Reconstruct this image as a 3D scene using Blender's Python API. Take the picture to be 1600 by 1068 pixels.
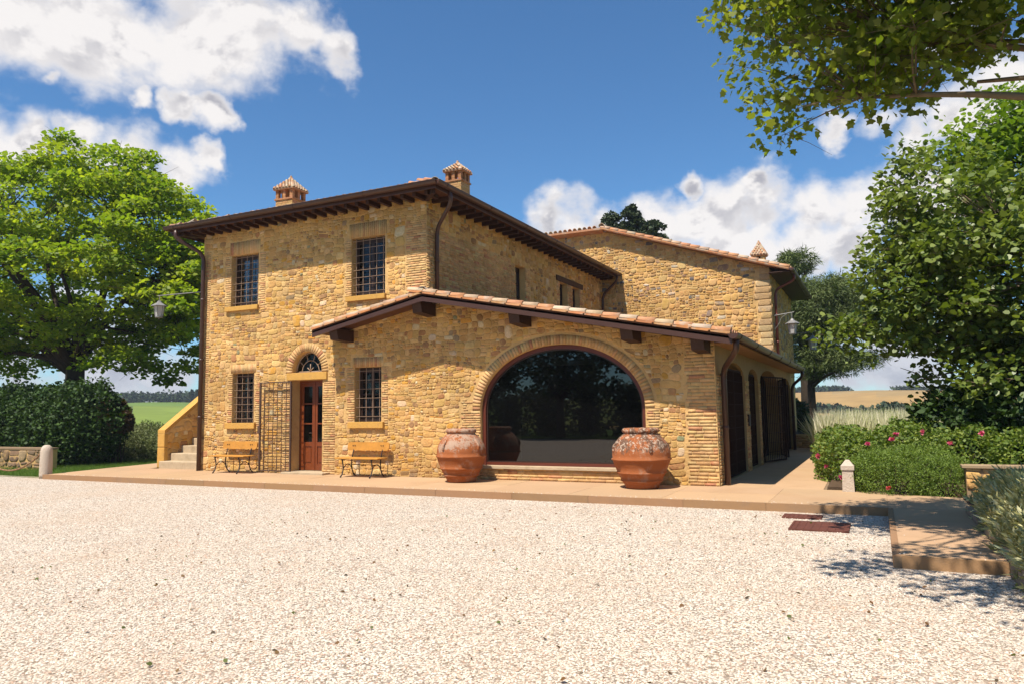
import bpy, math, random
import numpy as np
from mathutils import Vector, Matrix, geometry
from math import sin, cos, pi, radians, sqrt, atan2, hypot
random.seed(7); rng = np.random.default_rng(7)
scene = bpy.context.scene
C = scene.collection
for o in list(bpy.data.objects): bpy.data.objects.remove(o)

# ------------------------------------------------------------------ camera
cam = bpy.data.cameras.new('camera'); cam_ob = bpy.data.objects.new('camera', cam); C.objects.link(cam_ob)
Rw = Matrix(((0.89648, 0.05459, 0.43971), (0.44285, -0.07806, -0.89319), (-0.01444, 0.99545, -0.09416)))
cam_ob.matrix_world = Matrix.Translation((0, 0, 1.62)) @ Rw.to_4x4()
cam.sensor_width = 36; cam.lens = 25.868; cam.clip_start = .05; cam.clip_end = 4000
scene.camera = cam_ob

# ------------------------------------------------------------------ sun and sky
SUN = Vector((-0.11, -0.54, 1)).normalized()
sun = bpy.data.lights.new('sun', 'SUN'); sun_ob = bpy.data.objects.new('sun', sun); C.objects.link(sun_ob)
sun.energy = 5.0; sun.angle = radians(.53); sun.color = (1, .925, .82)
sun_ob.rotation_euler = SUN.to_track_quat('Z', 'Y').to_euler()
SKY_STRENGTH = .079
scene.view_settings.view_transform = 'Standard'; scene.view_settings.look = 'None'
scene.view_settings.exposure = .60; scene.view_settings.gamma = 1; scene.view_settings.use_curve_mapping = False

world = bpy.data.worlds.new('World'); scene.world = world; world.use_nodes = True
class NT:
    """small helper to write node trees"""
    def __init__(s, tree): s.t = tree; s.n = tree.nodes; s.l = tree.links
    def new(s, typ, **kw):
        n = s.n.new(typ)
        for k, v in kw.items(): setattr(n, k, v)
        return n
    def put(s, sock, v):
        if hasattr(v, 'is_output') or isinstance(v, bpy.types.NodeSocket): s.l.new(v, sock)
        elif isinstance(v, (tuple, list)) and len(v) == 3 and sock.type == 'RGBA': sock.default_value = (*v, 1)
        else: sock.default_value = v
    def math(s, op, a, b=None, c=None, clamp=False):
        n = s.new('ShaderNodeMath', operation=op, use_clamp=clamp); s.put(n.inputs[0], a)
        if b is not None: s.put(n.inputs[1], b)
        if c is not None: s.put(n.inputs[2], c)
        return n.outputs[0]
    def mix(s, f, a, b, mode='MIX'):
        n = s.new('ShaderNodeMix', data_type='RGBA', blend_type=mode); s.put(n.inputs[0], f); s.put(n.inputs[6], a); s.put(n.inputs[7], b)
        return n.outputs[2]
    def noise(s, vec, scale, detail=4, rough=.55, dist=0, dim='3D'):
        n = s.new('ShaderNodeTexNoise'); n.inputs['Scale'].default_value = scale; n.inputs['Detail'].default_value = detail
        n.inputs['Roughness'].default_value = rough; n.inputs['Distortion'].default_value = dist
        if vec is not None: s.l.new(vec, n.inputs['Vector'])
        return n.outputs['Fac']
    def voro(s, vec, scale, out='Distance', feature='F1'):
        n = s.new('ShaderNodeTexVoronoi', feature=feature); n.inputs['Scale'].default_value = scale
        if vec is not None: s.l.new(vec, n.inputs['Vector'])
        return n.outputs[out]
    def ramp(s, f, a, b, lo=0., hi=1.):
        n = s.new('ShaderNodeMapRange', interpolation_type='SMOOTHSTEP'); s.put(n.inputs[0], f)
        n.inputs[1].default_value = a; n.inputs[2].default_value = b; n.inputs[3].default_value = lo; n.inputs[4].default_value = hi
        return n.outputs[0]
    def scalev(s, vec, v):
        n = s.new('ShaderNodeVectorMath', operation='MULTIPLY'); s.l.new(vec, n.inputs[0]); n.inputs[1].default_value = v
        return n.outputs[0]

w = NT(world.node_tree)
bg = world.node_tree.nodes['Background']
sky = w.new('ShaderNodeTexSky', sky_type='NISHITA'); sky.sun_disc = False
sky.sun_elevation = math.asin(SUN.z); sky.sun_rotation = atan2(SUN.x, SUN.y)
sky.air_density = 1.0; sky.dust_density = .35; sky.ozone_density = 2.2; sky.altitude = 300
geo = w.new('ShaderNodeTexCoord'); dirv = geo.outputs['Generated']
# clouds: soft blobs round directions of the sky, broken up by noise
CL = [(-0.794, 0.44, 0.419, 0.057), (-0.769, 0.486, 0.416, 0.051), (-0.736, 0.524, 0.429, 0.057), (-0.691, 0.572, 0.441, 0.064), (-0.646, 0.616, 0.451, 0.059), (-0.606, 0.653, 0.454, 0.047), (-0.573, 0.685, 0.449, 0.028), (-0.688, 0.598, 0.420, 0.022), (-0.722, 0.555, 0.418, 0.022), (-0.829, 0.391, 0.401, 0.067), (-0.831, 0.474, 0.292, 0.038), (-0.801, 0.511, 0.313, 0.029), (-0.774, 0.557, 0.301, 0.041), (-0.741, 0.601, 0.299, 0.026), (-0.857, 0.43, 0.283, 0.052), (-0.72, 0.62, 0.311, 0.016), (-0.724, 0.589, 0.358, 0.016), (-0.698, 0.618, 0.363, 0.019), (-0.69, 0.631, 0.354, 0.013), (-0.747, 0.552, 0.371, 0.01), (-0.8, 0.471, 0.373, 0.009), (-0.382, 0.889, 0.253, 0.031), (-0.347, 0.904, 0.248, 0.036), (-0.317, 0.919, 0.237, 0.034), (-0.26, 0.935, 0.242, 0.04), (-0.212, 0.946, 0.245, 0.032), (-0.164, 0.954, 0.253, 0.039), (-0.11, 0.962, 0.251, 0.047), (-0.057, 0.966, 0.253, 0.043), (-0.014, 0.968, 0.25, 0.036), (0.03, 0.97, 0.24, 0.04), (-0.075, 0.976, 0.205, 0.051), (0.066, 0.974, 0.219, 0.051), (-0.018, 0.981, 0.191, 0.049), (-0.201, 0.936, 0.288, 0.014), (-0.151, 0.965, 0.216, 0.047), (-0.263, 0.941, 0.211, 0.05), (-0.123, 0.952, 0.28, 0.017), (0.064, 0.947, 0.314, 0.031), (0.025, 0.942, 0.335, 0.023), (0.102, 0.941, 0.324, 0.036), (-0.03, 0.944, 0.329, 0.016), (0.138, 0.932, 0.335, 0.052), (0.027, 0.954, 0.299, 0.011), (0.092, 0.911, 0.402, 0.036), (-0.817, 0.572, 0.07, 0.076), (-0.772, 0.634, 0.048, 0.052), (-0.866, 0.498, 0.053, 0.05), (-0.041, 0.998, 0.04, 0.043), (0.023, 0.999, 0.049, 0.053), (-0.048, 0.984, 0.171, 0.022),
      (-.95, .1, .3, .09), (-.9, -.2, .38, .08), (-.93, .25, .22, .07), (.6, .75, .28, .08), (.75, .6, .3, .07), (.9, .2, .35, .1), (.5, -.8, .35, .1), (-.4, -.85, .33, .12), (0, -.93, .37, .1), (.35, .88, .3, .07)]
warp = w.new('ShaderNodeTexNoise'); warp.inputs['Scale'].default_value = 9; warp.inputs['Detail'].default_value = 5
w.l.new(dirv, warp.inputs['Vector'])
wv = w.new('ShaderNodeVectorMath', operation='SUBTRACT'); w.l.new(warp.outputs['Color'], wv.inputs[0]); wv.inputs[1].default_value = (.5, .5, .5)
wv2 = w.new('ShaderNodeVectorMath', operation='MULTIPLY_ADD'); w.l.new(wv.outputs[0], wv2.inputs[0]); wv2.inputs[1].default_value = (.06, .06, .06); w.l.new(dirv, wv2.inputs[2])
warpb = w.new('ShaderNodeTexNoise'); warpb.inputs['Scale'].default_value = 34; warpb.inputs['Detail'].default_value = 4; w.l.new(dirv, warpb.inputs['Vector'])
wv3 = w.new('ShaderNodeVectorMath', operation='SUBTRACT'); w.l.new(warpb.outputs['Color'], wv3.inputs[0]); wv3.inputs[1].default_value = (.5, .5, .5)
wv4 = w.new('ShaderNodeVectorMath', operation='MULTIPLY_ADD'); w.l.new(wv3.outputs[0], wv4.inputs[0]); wv4.inputs[1].default_value = (.04, .04, .04); w.l.new(wv2.outputs[0], wv4.inputs[2])
def cloud_field(vec):
    acc = None
    for x, y, z, r in CL:
        l = sqrt(x*x+y*y+z*z); small = r < .027; r *= 1.7 if small else 1.32 if x < -.5 else 1.5
        d = w.new('ShaderNodeVectorMath', operation='DISTANCE'); w.l.new(vec, d.inputs[0]); d.inputs[1].default_value = (x/l, y/l, z/l)
        v = w.math('MULTIPLY_ADD', d.outputs['Value'], -1.35/r if .012 < r/1.7 < .021 else -.85/r if small else -1/r, 1.35 if .012 < r/1.7 < .021 else .80 if small else 1.0)
        acc = v if acc is None else w.math('SMOOTH_MAX', acc, v, .12)
    return acc
field = cloud_field(wv4.outputs[0])
sq = w.scalev(dirv, (1, 1, 1.35))
n1 = w.noise(sq, 8.5, 9, .56, .15); n2 = w.noise(sq, 30, 5, .6, .1)
dens = w.math('ADD', field, w.math('MULTIPLY_ADD', n1, 2.3, -1.05))
dens = w.math('ADD', dens, w.math('MULTIPLY_ADD', n2, .34, -.17))
mask = w.ramp(dens, .08, .80)
# cloud relief: thick parts whiter above, lilac grey below and towards the horizon
upn = w.new('ShaderNodeVectorMath', operation='ADD'); w.l.new(sq, upn.inputs[0]); upn.inputs[1].default_value = (0, 0, .025)
n1b = w.noise(upn.outputs[0], 8.5, 9, .56, .15)
relief = w.ramp(w.math('SUBTRACT', n1, n1b), -.05, .045)
thick = w.ramp(dens, .35, 1.1)
n3 = w.ramp(w.noise(sq, 8, 3, .5), .38, .62)
shade = w.math('MULTIPLY', w.math('MULTIPLY', thick, w.math('SUBTRACT', 1.0, relief)), w.math('MULTIPLY_ADD', n3, .6, .4))
sepz = w.new('ShaderNodeSeparateXYZ'); w.l.new(dirv, sepz.inputs[0])
low = w.ramp(sepz.outputs[2], .03, .22, 1., 0.)
ccol = w.mix(shade, (.645, .62, .605), (.31, .305, .335))
ccol = w.mix(w.math('MULTIPLY', low, .62), ccol, (.30, .32, .39))
skyc = w.mix(1.0, sky.outputs[0], (SKY_STRENGTH,)*3, 'MULTIPLY')
skyc = w.mix(1.0, skyc, (.64, 1.0, 1.24), 'MULTIPLY')
final = w.mix(w.math('MULTIPLY', mask, .96), skyc, ccol)
w.l.new(final, bg.inputs[0]); bg.inputs[1].default_value = 1.0

# ------------------------------------------------------------------ materials
MATS = {}
def material(name, col=None, rough=.8, spec=.3, var=.25, vscale=3., bump=0., bscale=40., bdet=4, metal=0., tint2=None, t2amt=.5, t2scale=1.2, coord='pos', attr=True, fn=None):
    """col None: colour comes from the mesh's own Col attribute (the piece's colour); noise gives grain and wear"""
    m = bpy.data.materials.new(name); m.use_nodes = True; t = NT(m.node_tree)
    b = t.n['Principled BSDF']
    if coord == 'pos': vec = t.new('ShaderNodeNewGeometry').outputs['Position']
    else: vec = t.new('ShaderNodeTexCoord').outputs['Object']
    if col is None:
        a = t.new('ShaderNodeAttribute', attribute_name='Col'); base = a.outputs['Color']
    else: base = t.mix(0., (*col,), (*col,))
    nz = t.noise(vec, vscale, 6, .6)
    f = t.math('MULTIPLY_ADD', nz, var*2, 1-var)
    comb = t.new('ShaderNodeCombineColor'); [t.l.new(f, comb.inputs[i]) for i in range(3)]
    base = t.mix(1., base, comb.outputs[0], 'MULTIPLY')
    if tint2 is not None:
        nm = t.ramp(t.noise(vec, t2scale, 5, .65), .5, .68)
        base = t.mix(t.math('MULTIPLY', nm, t2amt), base, tint2)
    if fn: base = fn(t, vec, base, b) or base
    t.put(b.inputs['Base Color'], base)
    b.inputs['Roughness'].default_value = rough; b.inputs['Specular IOR Level'].default_value = spec; b.inputs['Metallic'].default_value = metal
    if bump:
        bn = t.new('ShaderNodeBump'); bn.inputs['Strength'].default_value = bump; bn.inputs['Distance'].default_value = .02
        t.l.new(t.noise(vec, bscale, bdet, .65), bn.inputs['Height']); t.l.new(bn.outputs[0], b.inputs['Normal'])
    MATS[name] = m
    return m
def leaf_material(name, trans=.45, rough=.45, spec=.35, bright=1.25):
    m = bpy.data.materials.new(name); m.use_nodes = True; t = NT(m.node_tree)
    b = t.n['Principled BSDF']; out = t.n['Material Output']
    a = t.new('ShaderNodeAttribute', attribute_name='Col').outputs['Color']
    t.put(b.inputs['Base Color'], a); b.inputs['Roughness'].default_value = rough; b.inputs['Specular IOR Level'].default_value = spec
    tr = t.new('ShaderNodeBsdfTranslucent'); t.put(tr.inputs[0], t.mix(1., a, (1.25*bright, 1.3*bright, .45*bright), 'MULTIPLY'))
    mx = t.new('ShaderNodeMixShader'); mx.inputs[0].default_value = trans
    t.l.new(b.outputs[0], mx.inputs[1]); t.l.new(tr.outputs[0], mx.inputs[2]); t.l.new(mx.outputs[0], out.inputs[0])
    return m
def stain(t, vec, base, b):
    big = t.ramp(t.noise(vec, .55, 6, .65), .36, .66, .80, 1.10); cc = t.new('ShaderNodeCombineColor'); [t.l.new(big, cc.inputs[i]) for i in range(3)]
    return t.mix(1., base, cc.outputs[0], 'MULTIPLY')
M_stone = material('stone', rough=.9, spec=.12, var=.3, vscale=13, bump=1.0, bscale=24, bdet=9, tint2=(.58, .365, .145), t2amt=.85, t2scale=3.8, fn=stain)
M_mortar = material('lime_mortar', (.60, .38, .155), rough=.95, spec=.1, var=.2, vscale=3.2, bump=1.0, bscale=16, bdet=9, tint2=(.48, .28, .12), t2amt=.7, t2scale=5, fn=stain)
M_brick = material('brick', rough=.9, spec=.12, var=.28, vscale=14, bump=.7, bscale=50, bdet=6, tint2=(.57, .35, .165), t2amt=.6, t2scale=5, fn=stain)
M_tile = material('terracotta_tile', rough=.85, spec=.2, var=.3, vscale=9, bump=.4, bscale=50, tint2=(.40, .33, .25), t2amt=.75, t2scale=4.5)
M_wood_dark = material('dark_timber', (.045, .018, .010), rough=.6, spec=.3, var=.4, vscale=8, bump=.4, bscale=30)
M_soffit = material('soffit_planks', (.10, .042, .02), rough=.7, spec=.2, var=.4, vscale=5, bump=.3, bscale=30)
M_soffit_l = material('soffit_terracotta', (.36, .19, .085), rough=.8, spec=.2, var=.3, vscale=5, bump=.3, bscale=30)
M_gutter = material('brown_painted_gutter', (.060, .026, .017), rough=.38, spec=.45, var=.25, vscale=3, bump=.05, bscale=20)
M_pipe_red = material('red_brown_pipe', (.17, .045, .030), rough=.42, spec=.4, var=.2, vscale=3)
M_door = material('varnished_door_wood', (.17, .040, .010), rough=.33, spec=.5, var=.35, vscale=9, bump=.1, bscale=60)
M_frame_dark = material('window_frame_paint', (.035, .018, .012), rough=.45, spec=.4, var=.2, vscale=5)
M_gate = material('dark_brown_gate_paint', (.030, .013, .008), rough=.85, spec=.08, var=.3, vscale=20)
M_redframe = material('red_brown_steel_frame', (.11, .026, .014), rough=.4, spec=.45, var=.2, vscale=4)
M_iron = material('rusty_iron', (.075, .042, .028), rough=.65, spec=.35, var=.5, vscale=30, bump=.3, bscale=120, tint2=(.16, .075, .035), t2amt=.5, t2scale=20)
M_grille_pale = material('weathered_iron_bars', (.30, .20, .13), rough=.6, spec=.4, var=.4, vscale=30)
M_iron_black = material('cast_iron', (.030, .020, .016), rough=.5, spec=.45, var=.3, vscale=20, bump=.2, bscale=150)
M_sill = material('yellow_sandstone', (.54, .30, .075), rough=.9, spec=.12, var=.2, vscale=7, bump=.5, bscale=50, tint2=(.36, .21, .08), t2amt=.5, t2scale=5)
M_concrete = material('tan_concrete', None, rough=.88, spec=.15, var=.12, vscale=.9, bump=.16, bscale=70, bdet=8, tint2=(.36, .22, .115), t2amt=.4, t2scale=.7)
M_kerb = material('kerb_stone', rough=.88, spec=.15, var=.15, vscale=2, bump=.25, bscale=60, bdet=8, tint2=(.22, .15, .10), t2amt=.4, t2scale=2)
M_curtain = material('curtain_cloth', (.55, .55, .58), rough=.9, spec=.1, var=.1, vscale=4)
M_bench = material('orange_varnished_planks', (.47, .215, .035), rough=.5, spec=.35, var=.4, vscale=7, bump=.12, bscale=60)
M_rope = material('rope', (.25, .14, .07), rough=.95, var=.3, vscale=80)
M_travertine = material('white_travertine', (.50, .41, .32), rough=.85, spec=.2, var=.22, vscale=9, bump=.8, bscale=34, bdet=8, tint2=(.36, .27, .19), t2amt=.5, t2scale=9)
M_rust = material('rusty_steel_cover', (.12, .04, .025), rough=.7, spec=.3, var=.45, vscale=7, bump=.4, bscale=90)
M_step = material('worn_step_stone', (.44, .34, .22), rough=.9, spec=.15, var=.3, vscale=5, bump=.6, bscale=30, tint2=(.28, .2, .11), t2amt=.5, t2scale=3)
M_bark = material('bark', (.055, .040, .029), rough=.95, spec=.1, var=.5, vscale=9, bump=.9, bscale=22)
M_bark_pale = material('pale_bark', (.17, .125, .08), rough=.9, spec=.15, var=.5, vscale=7, bump=.6, bscale=22)
M_dark = material('unlit_black', (.010, .008, .007), rough=.95, spec=.05, var=.1)  # near-black colour stands in for the shade inside rooms and the vent
M_plaster = material('tan_plaster', (.36, .24, .115), rough=.9, spec=.1, var=.2, vscale=3, bump=.3, bscale=20)  # one even tan for the arcade and back walls
M_pale_iron0 = None
M_soil = material('soil', (.10, .065, .04), rough=1, spec=.05, var=.4, vscale=6, bump=1., bscale=20)
L_maple = leaf_material('maple_leaf', .5, .5, .3, 1.35)
L_plane = leaf_material('plane_leaf', .52, .45, .4, 1.2)
L_fig = leaf_material('fig_leaf', .36, .42, .45, 1.2)
L_dark = leaf_material('dark_leaf', .2, .6, .2, 1.)
L_far = leaf_material('far_leaf', .05, .9, .05, 1.)
L_small = leaf_material('small_leaf', .35, .55, .3, 1.2)
L_silver = leaf_material('silver_leaf', .2, .8, .2, 1.)
L_petal = leaf_material('petal', .3, .6, .3, 1.)
L_needle = leaf_material('pine_needle', .15, .6, .25, 1.)

def glass_material(name, tint, refl, rough=.0, body=(.004, .005, .005), see=.5, ior=1.5):
    m = bpy.data.materials.new(name); m.use_nodes = True; t = NT(m.node_tree); out = t.n['Material Output']; t.n.remove(t.n['Principled BSDF'])
    fr = t.new('ShaderNodeFresnel'); fr.inputs[0].default_value = ior
    gl = t.new('ShaderNodeBsdfGlossy'); gl.inputs['Roughness'].default_value = rough; gl.inputs[0].default_value = (*refl, 1)
    tr = t.new('ShaderNodeBsdfTransparent'); tr.inputs[0].default_value = (*tint, 1)
    df = t.new('ShaderNodeBsdfDiffuse'); df.inputs[0].default_value = (*body, 1)
    m1 = t.new('ShaderNodeMixShader'); m1.inputs[0].default_value = see; t.l.new(df.outputs[0], m1.inputs[1]); t.l.new(tr.outputs[0], m1.inputs[2])
    m2 = t.new('ShaderNodeMixShader'); t.l.new(t.math('MULTIPLY', fr.outputs[0], 1., clamp=True), m2.inputs[0]); t.l.new(m1.outputs[0], m2.inputs[1]); t.l.new(gl.outputs[0], m2.inputs[2])
    t.l.new(m2.outputs[0], out.inputs[0]); return m
G_big = glass_material('tinted_plate_glass', (.3, .3, .3), (.95, .95, .95), .004, (.003, .003, .003), .25, 1.72)
G_win = glass_material('window_glass', (.62, .64, .66), (.8, .8, .8), .03, (.01, .01, .01), .88, 1.3)
G_lamp = glass_material('frosted_lamp_glass', (.8, .8, .8), (.9, .9, .9), .25, (.62, .60, .56), .35, 1.45)

def jar_mat(name, kind):
    def fn(t, vec, base, b):
        z = t.new('ShaderNodeSeparateXYZ'); t.l.new(vec, z.inputs[0]); z = z.outputs[2]
        up = t.ramp(z, .42, .82)
        n = t.noise(vec, 5, 6, .7); nf = t.noise(vec, 26, 5, .7)
        base = t.mix(t.ramp(t.noise(vec, 3.2, 4, .6), .45, .7), base, (.30, .085, .022))
        low = t.ramp(n, .52, .66); base = t.mix(t.math('MULTIPLY', low, .35), base, (.36, .27, .2))
        if kind == 1:
            mk = t.ramp(t.math('ADD', t.math('MULTIPLY', up, .265), t.math('MULTIPLY_ADD', nf, .35, t.math('MULTIPLY', n, .65))), .70, .80)
            base = t.mix(t.math('MULTIPLY', mk, .75), base, (.40, .29, .21))
            dk = t.ramp(t.math('ADD', t.math('MULTIPLY', up, .14), t.noise(vec, 15, 6, .7)), .69, .78)
            base = t.mix(t.math('MULTIPLY', dk, .7), base, (.12, .07, .045))
        else:
            vs = t.scalev(vec, (1, 1, .45))
            dk = t.ramp(t.math('ADD', t.math('MULTIPLY', up, .32), t.noise(vs, 6.5, 7, .72)), .74, .84)
            base = t.mix(t.math('MULTIPLY', dk, .88), base, (.10, .06, .04))
            mk = t.ramp(t.math('ADD', t.math('MULTIPLY', up, .215), t.noise(vec, 21, 5, .7)), .74, .80)
            base = t.mix(t.math('MULTIPLY', mk, .85), base, (.46, .36, .27))
        return base
    return material(name, (.32, .102, .034), rough=.85, spec=.2, var=.2, vscale=5, bump=.5, bscale=38, bdet=7, coord='obj', fn=fn)
M_jar1 = jar_mat('terracotta_white_lichen', 1); M_jar2 = jar_mat('terracotta_black_lichen', 2)

def gravel_fn(t, vec, base, b):
    v = t.new('ShaderNodeTexVoronoi'); v.inputs['Scale'].default_value = 46; t.l.new(vec, v.inputs['Vector'])
    d = v.outputs['Distance']; s = t.new('ShaderNodeSeparateColor'); t.l.new(v.outputs['Color'], s.inputs[0])
    c = t.mix(s.outputs[0], (.56, .48, .385), (.76, .68, .58))
    c = t.mix(t.ramp(s.outputs[1], .86, .95), c, (.42, .26, .19))
    c = t.mix(t.ramp(s.outputs[2], .93, .98), c, (.22, .17, .13))
    gap = t.ramp(d, .42, .66); c = t.mix(t.math('MULTIPLY', gap, .75), c, (.16, .12, .085))
    big = t.ramp(t.noise(vec, .55, 5, .6), .35, .7)
    c = t.mix(t.math('MULTIPLY', big, .35), c, (.44, .32, .22))
    bn = t.new('ShaderNodeBump'); bn.inputs['Strength'].default_value = 1.; bn.inputs['Distance'].default_value = .012; bn.invert = True
    t.l.new(d, bn.inputs['Height']); t.l.new(bn.outputs[0], b.inputs['Normal'])
    return c
M_gravel = material('white_gravel', (.5, .4, .3), rough=.9, spec=.15, var=.06, fn=gravel_fn)
M_pebble = material('gravel_pebble', rough=.8, spec=.25, var=.1, vscale=60, tint2=(.46, .31, .21), t2amt=.5, t2scale=1.0)
def ground_fn(t, vec, base, b): return None
M_field = material('field_ground', rough=1, spec=.05, var=.42, vscale=.09, bump=.5, bscale=.6, fn=ground_fn)

# ------------------------------------------------------------------ mesh helpers
def tag(o, label=None, cat=None, group=None, kind=None):
    if label: o['label'] = label
    if cat: o['category'] = cat
    if group: o['group'] = group
    if kind: o['kind'] = kind
    return o
def thing(name, label, cat, loc=(0, 0, 0), group=None):
    o = bpy.data.objects.new(name, None); C.objects.link(o); o.location = loc; o.empty_display_size = .3
    return tag(o, label, cat, group)
def origin_of(o):
    v = Vector((0, 0, 0))
    while o is not None: v += Vector(o.location); o = o.parent
    return v
DEF = (.5, .5, .5)
class MB:
    def __init__(s): s.v = []; s.f = []; s.c = []
    def add(s, vs, fs, col=DEF):
        k = len(s.v); s.v += [tuple(p) for p in vs]
        for f in fs: s.f.append([i+k for i in f]); s.c.append(col)
    def box(s, a, b, col=DEF):
        x0, y0, z0 = a; x1, y1, z1 = b
        x0, x1 = min(x0, x1), max(x0, x1); y0, y1 = min(y0, y1), max(y0, y1); z0, z1 = min(z0, z1), max(z0, z1)
        s.add([(x0, y0, z0), (x1, y0, z0), (x1, y1, z0), (x0, y1, z0), (x0, y0, z1), (x1, y0, z1), (x1, y1, z1), (x0, y1, z1)],
              [(0, 3, 2, 1), (4, 5, 6, 7), (0, 1, 5, 4), (1, 2, 6, 5), (2, 3, 7, 6), (3, 0, 4, 7)], col)
    def hexa(s, p, col=DEF):   # 8 points: bottom 4, top 4
        s.add(p, [(0, 3, 2, 1), (4, 5, 6, 7), (0, 1, 5, 4), (1, 2, 6, 5), (2, 3, 7, 6), (3, 0, 4, 7)], col)
    def quad(s, p, col=DEF): s.add(p, [tuple(range(len(p)))], col)
    def tube(s, pts, rad, n=8, col=DEF, cap=True):
        P = [Vector(p) for p in pts]; R = rad if isinstance(rad, (list, tuple)) else [rad]*len(P)
        k = len(s.v); up = None
        for i, p in enumerate(P):
            t = (P[min(i+1, len(P)-1)] - P[max(i-1, 0)])
            t = t.normalized() if t.length > 1e-9 else Vector((0, 0, 1))
            if up is None: up = Vector((0, 0, 1)) if abs(t.z) < .9 else Vector((1, 0, 0))
            a = t.cross(up); a = a.normalized() if a.length > 1e-6 else t.orthogonal().normalized()
            b = a.cross(t); up = b
            for j in range(n):
                th = 2*pi*j/n; q = p + (a*cos(th)+b*sin(th))*R[i]; s.v.append(tuple(q))
        for i in range(len(P)-1):
            for j in range(n):
                s.f.append([k+i*n+j, k+i*n+(j+1) % n, k+(i+1)*n+(j+1) % n, k+(i+1)*n+j]); s.c.append(col)
        if cap:
            s.f.append([k+j for j in range(n)][::-1]); s.c.append(col)
            s.f.append([k+(len(P)-1)*n+j for j in range(n)]); s.c.append(col)
    def bar(s, a, b, w_, h, col=DEF, up=(0, 0, 1)):
        a = Vector(a); b = Vector(b); t = (b-a).normalized(); x = t.cross(Vector(up))
        x = x.normalized() if x.length > 1e-6 else t.orthogonal().normalized(); y = x.cross(t)
        q = [(-1, -1), (1, -1), (1, 1), (-1, 1)]
        s.hexa([a+x*i*w_/2+y*j*h/2 for i, j in q]+[b+x*i*w_/2+y*j*h/2 for i, j in q], col)
    def lathe(s, prof, n=32, ctr=(0, 0, 0), col=DEF, close_top=False, close_bot=True):
        k = len(s.v)
        for r, z in prof:
            for j in range(n): s.v.append((ctr[0]+r*cos(2*pi*j/n), ctr[1]+r*sin(2*pi*j/n), ctr[2]+z))
        for i in range(len(prof)-1):
            for j in range(n): s.f.append([k+i*n+j, k+i*n+(j+1) % n, k+(i+1)*n+(j+1) % n, k+(i+1)*n+j]); s.c.append(col)
        if close_bot: s.f.append([k+j for j in range(n)][::-1]); s.c.append(col)
        if close_top: s.f.append([k+(len(prof)-1)*n+j for j in range(n)]); s.c.append(col)
    def build(s, name, mat, parent=None, smooth=False, kind=None):
        off = origin_of(parent) if parent else Vector((0, 0, 0))
        V = np.array(s.v, dtype=np.float32) - np.array(off, dtype=np.float32)
        return mesh_obj(name, V, s.f, s.c, mat, parent, smooth, kind)
def mesh_obj(name, V, F, cols, mat, parent=None, smooth=False, kind=None):
    me = bpy.data.meshes.new(name)
    if isinstance(F, np.ndarray):
        nf, k = F.shape; me.vertices.add(len(V)); me.vertices.foreach_set('co', np.ascontiguousarray(V, dtype=np.float32).ravel())
        me.loops.add(nf*k); me.loops.foreach_set('vertex_index', F.ravel().astype(np.int32))
        me.polygons.add(nf); me.polygons.foreach_set('loop_start', np.arange(0, nf*k, k, dtype=np.int32))
        try: me.polygons.foreach_set('loop_total', np.full(nf, k, dtype=np.int32))
        except Exception: pass
        me.update(calc_edges=True)
    else:
        me.from_pydata(V.tolist() if hasattr(V, 'tolist') else V, [], F); nf = len(F)
    at = me.attributes.new('Col', 'FLOAT_COLOR', 'FACE'); cc = np.ones((nf, 4), dtype=np.float32); cc[:, :3] = np.array(cols, dtype=np.float32).reshape(-1, 3)
    at.data.foreach_set('color', cc.ravel())
    if smooth: me.polygons.foreach_set('use_smooth', np.ones(nf, dtype=bool))
    me.materials.append(mat); me.update()
    o = bpy.data.objects.new(name, me); C.objects.link(o)
    if parent: o.parent = parent
    if kind: o['kind'] = kind
    return o
def copy_tree(o, parent=None):
    c = o.copy(); C.objects.link(c); c.parent = parent
    for ch in o.children: copy_tree(ch, c)
    return c
def jit(c, a=.12, h=.06):
    k = 1+random.uniform(-a, a); return tuple(max(.01, x*k*(1+random.uniform(-h, h))) for x in c)

# ------------------------------------------------------------------ masonry
def clip(poly, a, b, c):       # keep a*u+b*v <= c
    out = []; n = len(poly)
    for i in range(n):
        p = poly[i]; q = poly[(i+1) % n]; dp = a*p[0]+b*p[1]-c; dq = a*q[0]+b*q[1]-c
        if dp <= 0: out.append(p)
        if (dp < 0 < dq) or (dq < 0 < dp):
            t = dp/(dp-dq); out.append((p[0]+(q[0]-p[0])*t, p[1]+(q[1]-p[1])*t))
    return out
def chaikin(p, k=.22):
    out = []
    for i in range(len(p)):
        a = p[i]; b = p[(i+1) % len(p)]
        if hypot(a[0]-b[0], a[1]-b[1]) < .012: out.append(((a[0]+b[0])/2, (a[1]+b[1])/2)); continue
        out.append((a[0]+(b[0]-a[0])*k, a[1]+(b[1]-a[1])*k)); out.append((a[0]+(b[0]-a[0])*(1-k), a[1]+(b[1]-a[1])*(1-k)))
    return out
PAL_F = [((.58, .345, .118), 34), ((.53, .31, .107), 30), ((.62, .395, .165), 20), ((.57, .29, .060), 7), ((.36, .20, .090), 10), ((.64, .48, .29), 5), ((.40, .20, .085), 5), ((.29, .20, .11), 2), ((.26, .24, .13), .6)]
PAL_R = [((.56, .33, .11), 34), ((.49, .28, .10), 28), ((.58, .37, .15), 24), ((.40, .24, .11), 9), ((.50, .42, .30), 4), ((.27, .21, .16), 5), ((.34, .20, .12), 5), ((.16, .14, .13), 3)]
PAL_B = [((.55, .335, .14), 34), ((.57, .36, .16), 30), ((.52, .29, .125), 16), ((.58, .39, .18), 16), ((.47, .22, .11), 5)]
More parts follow.
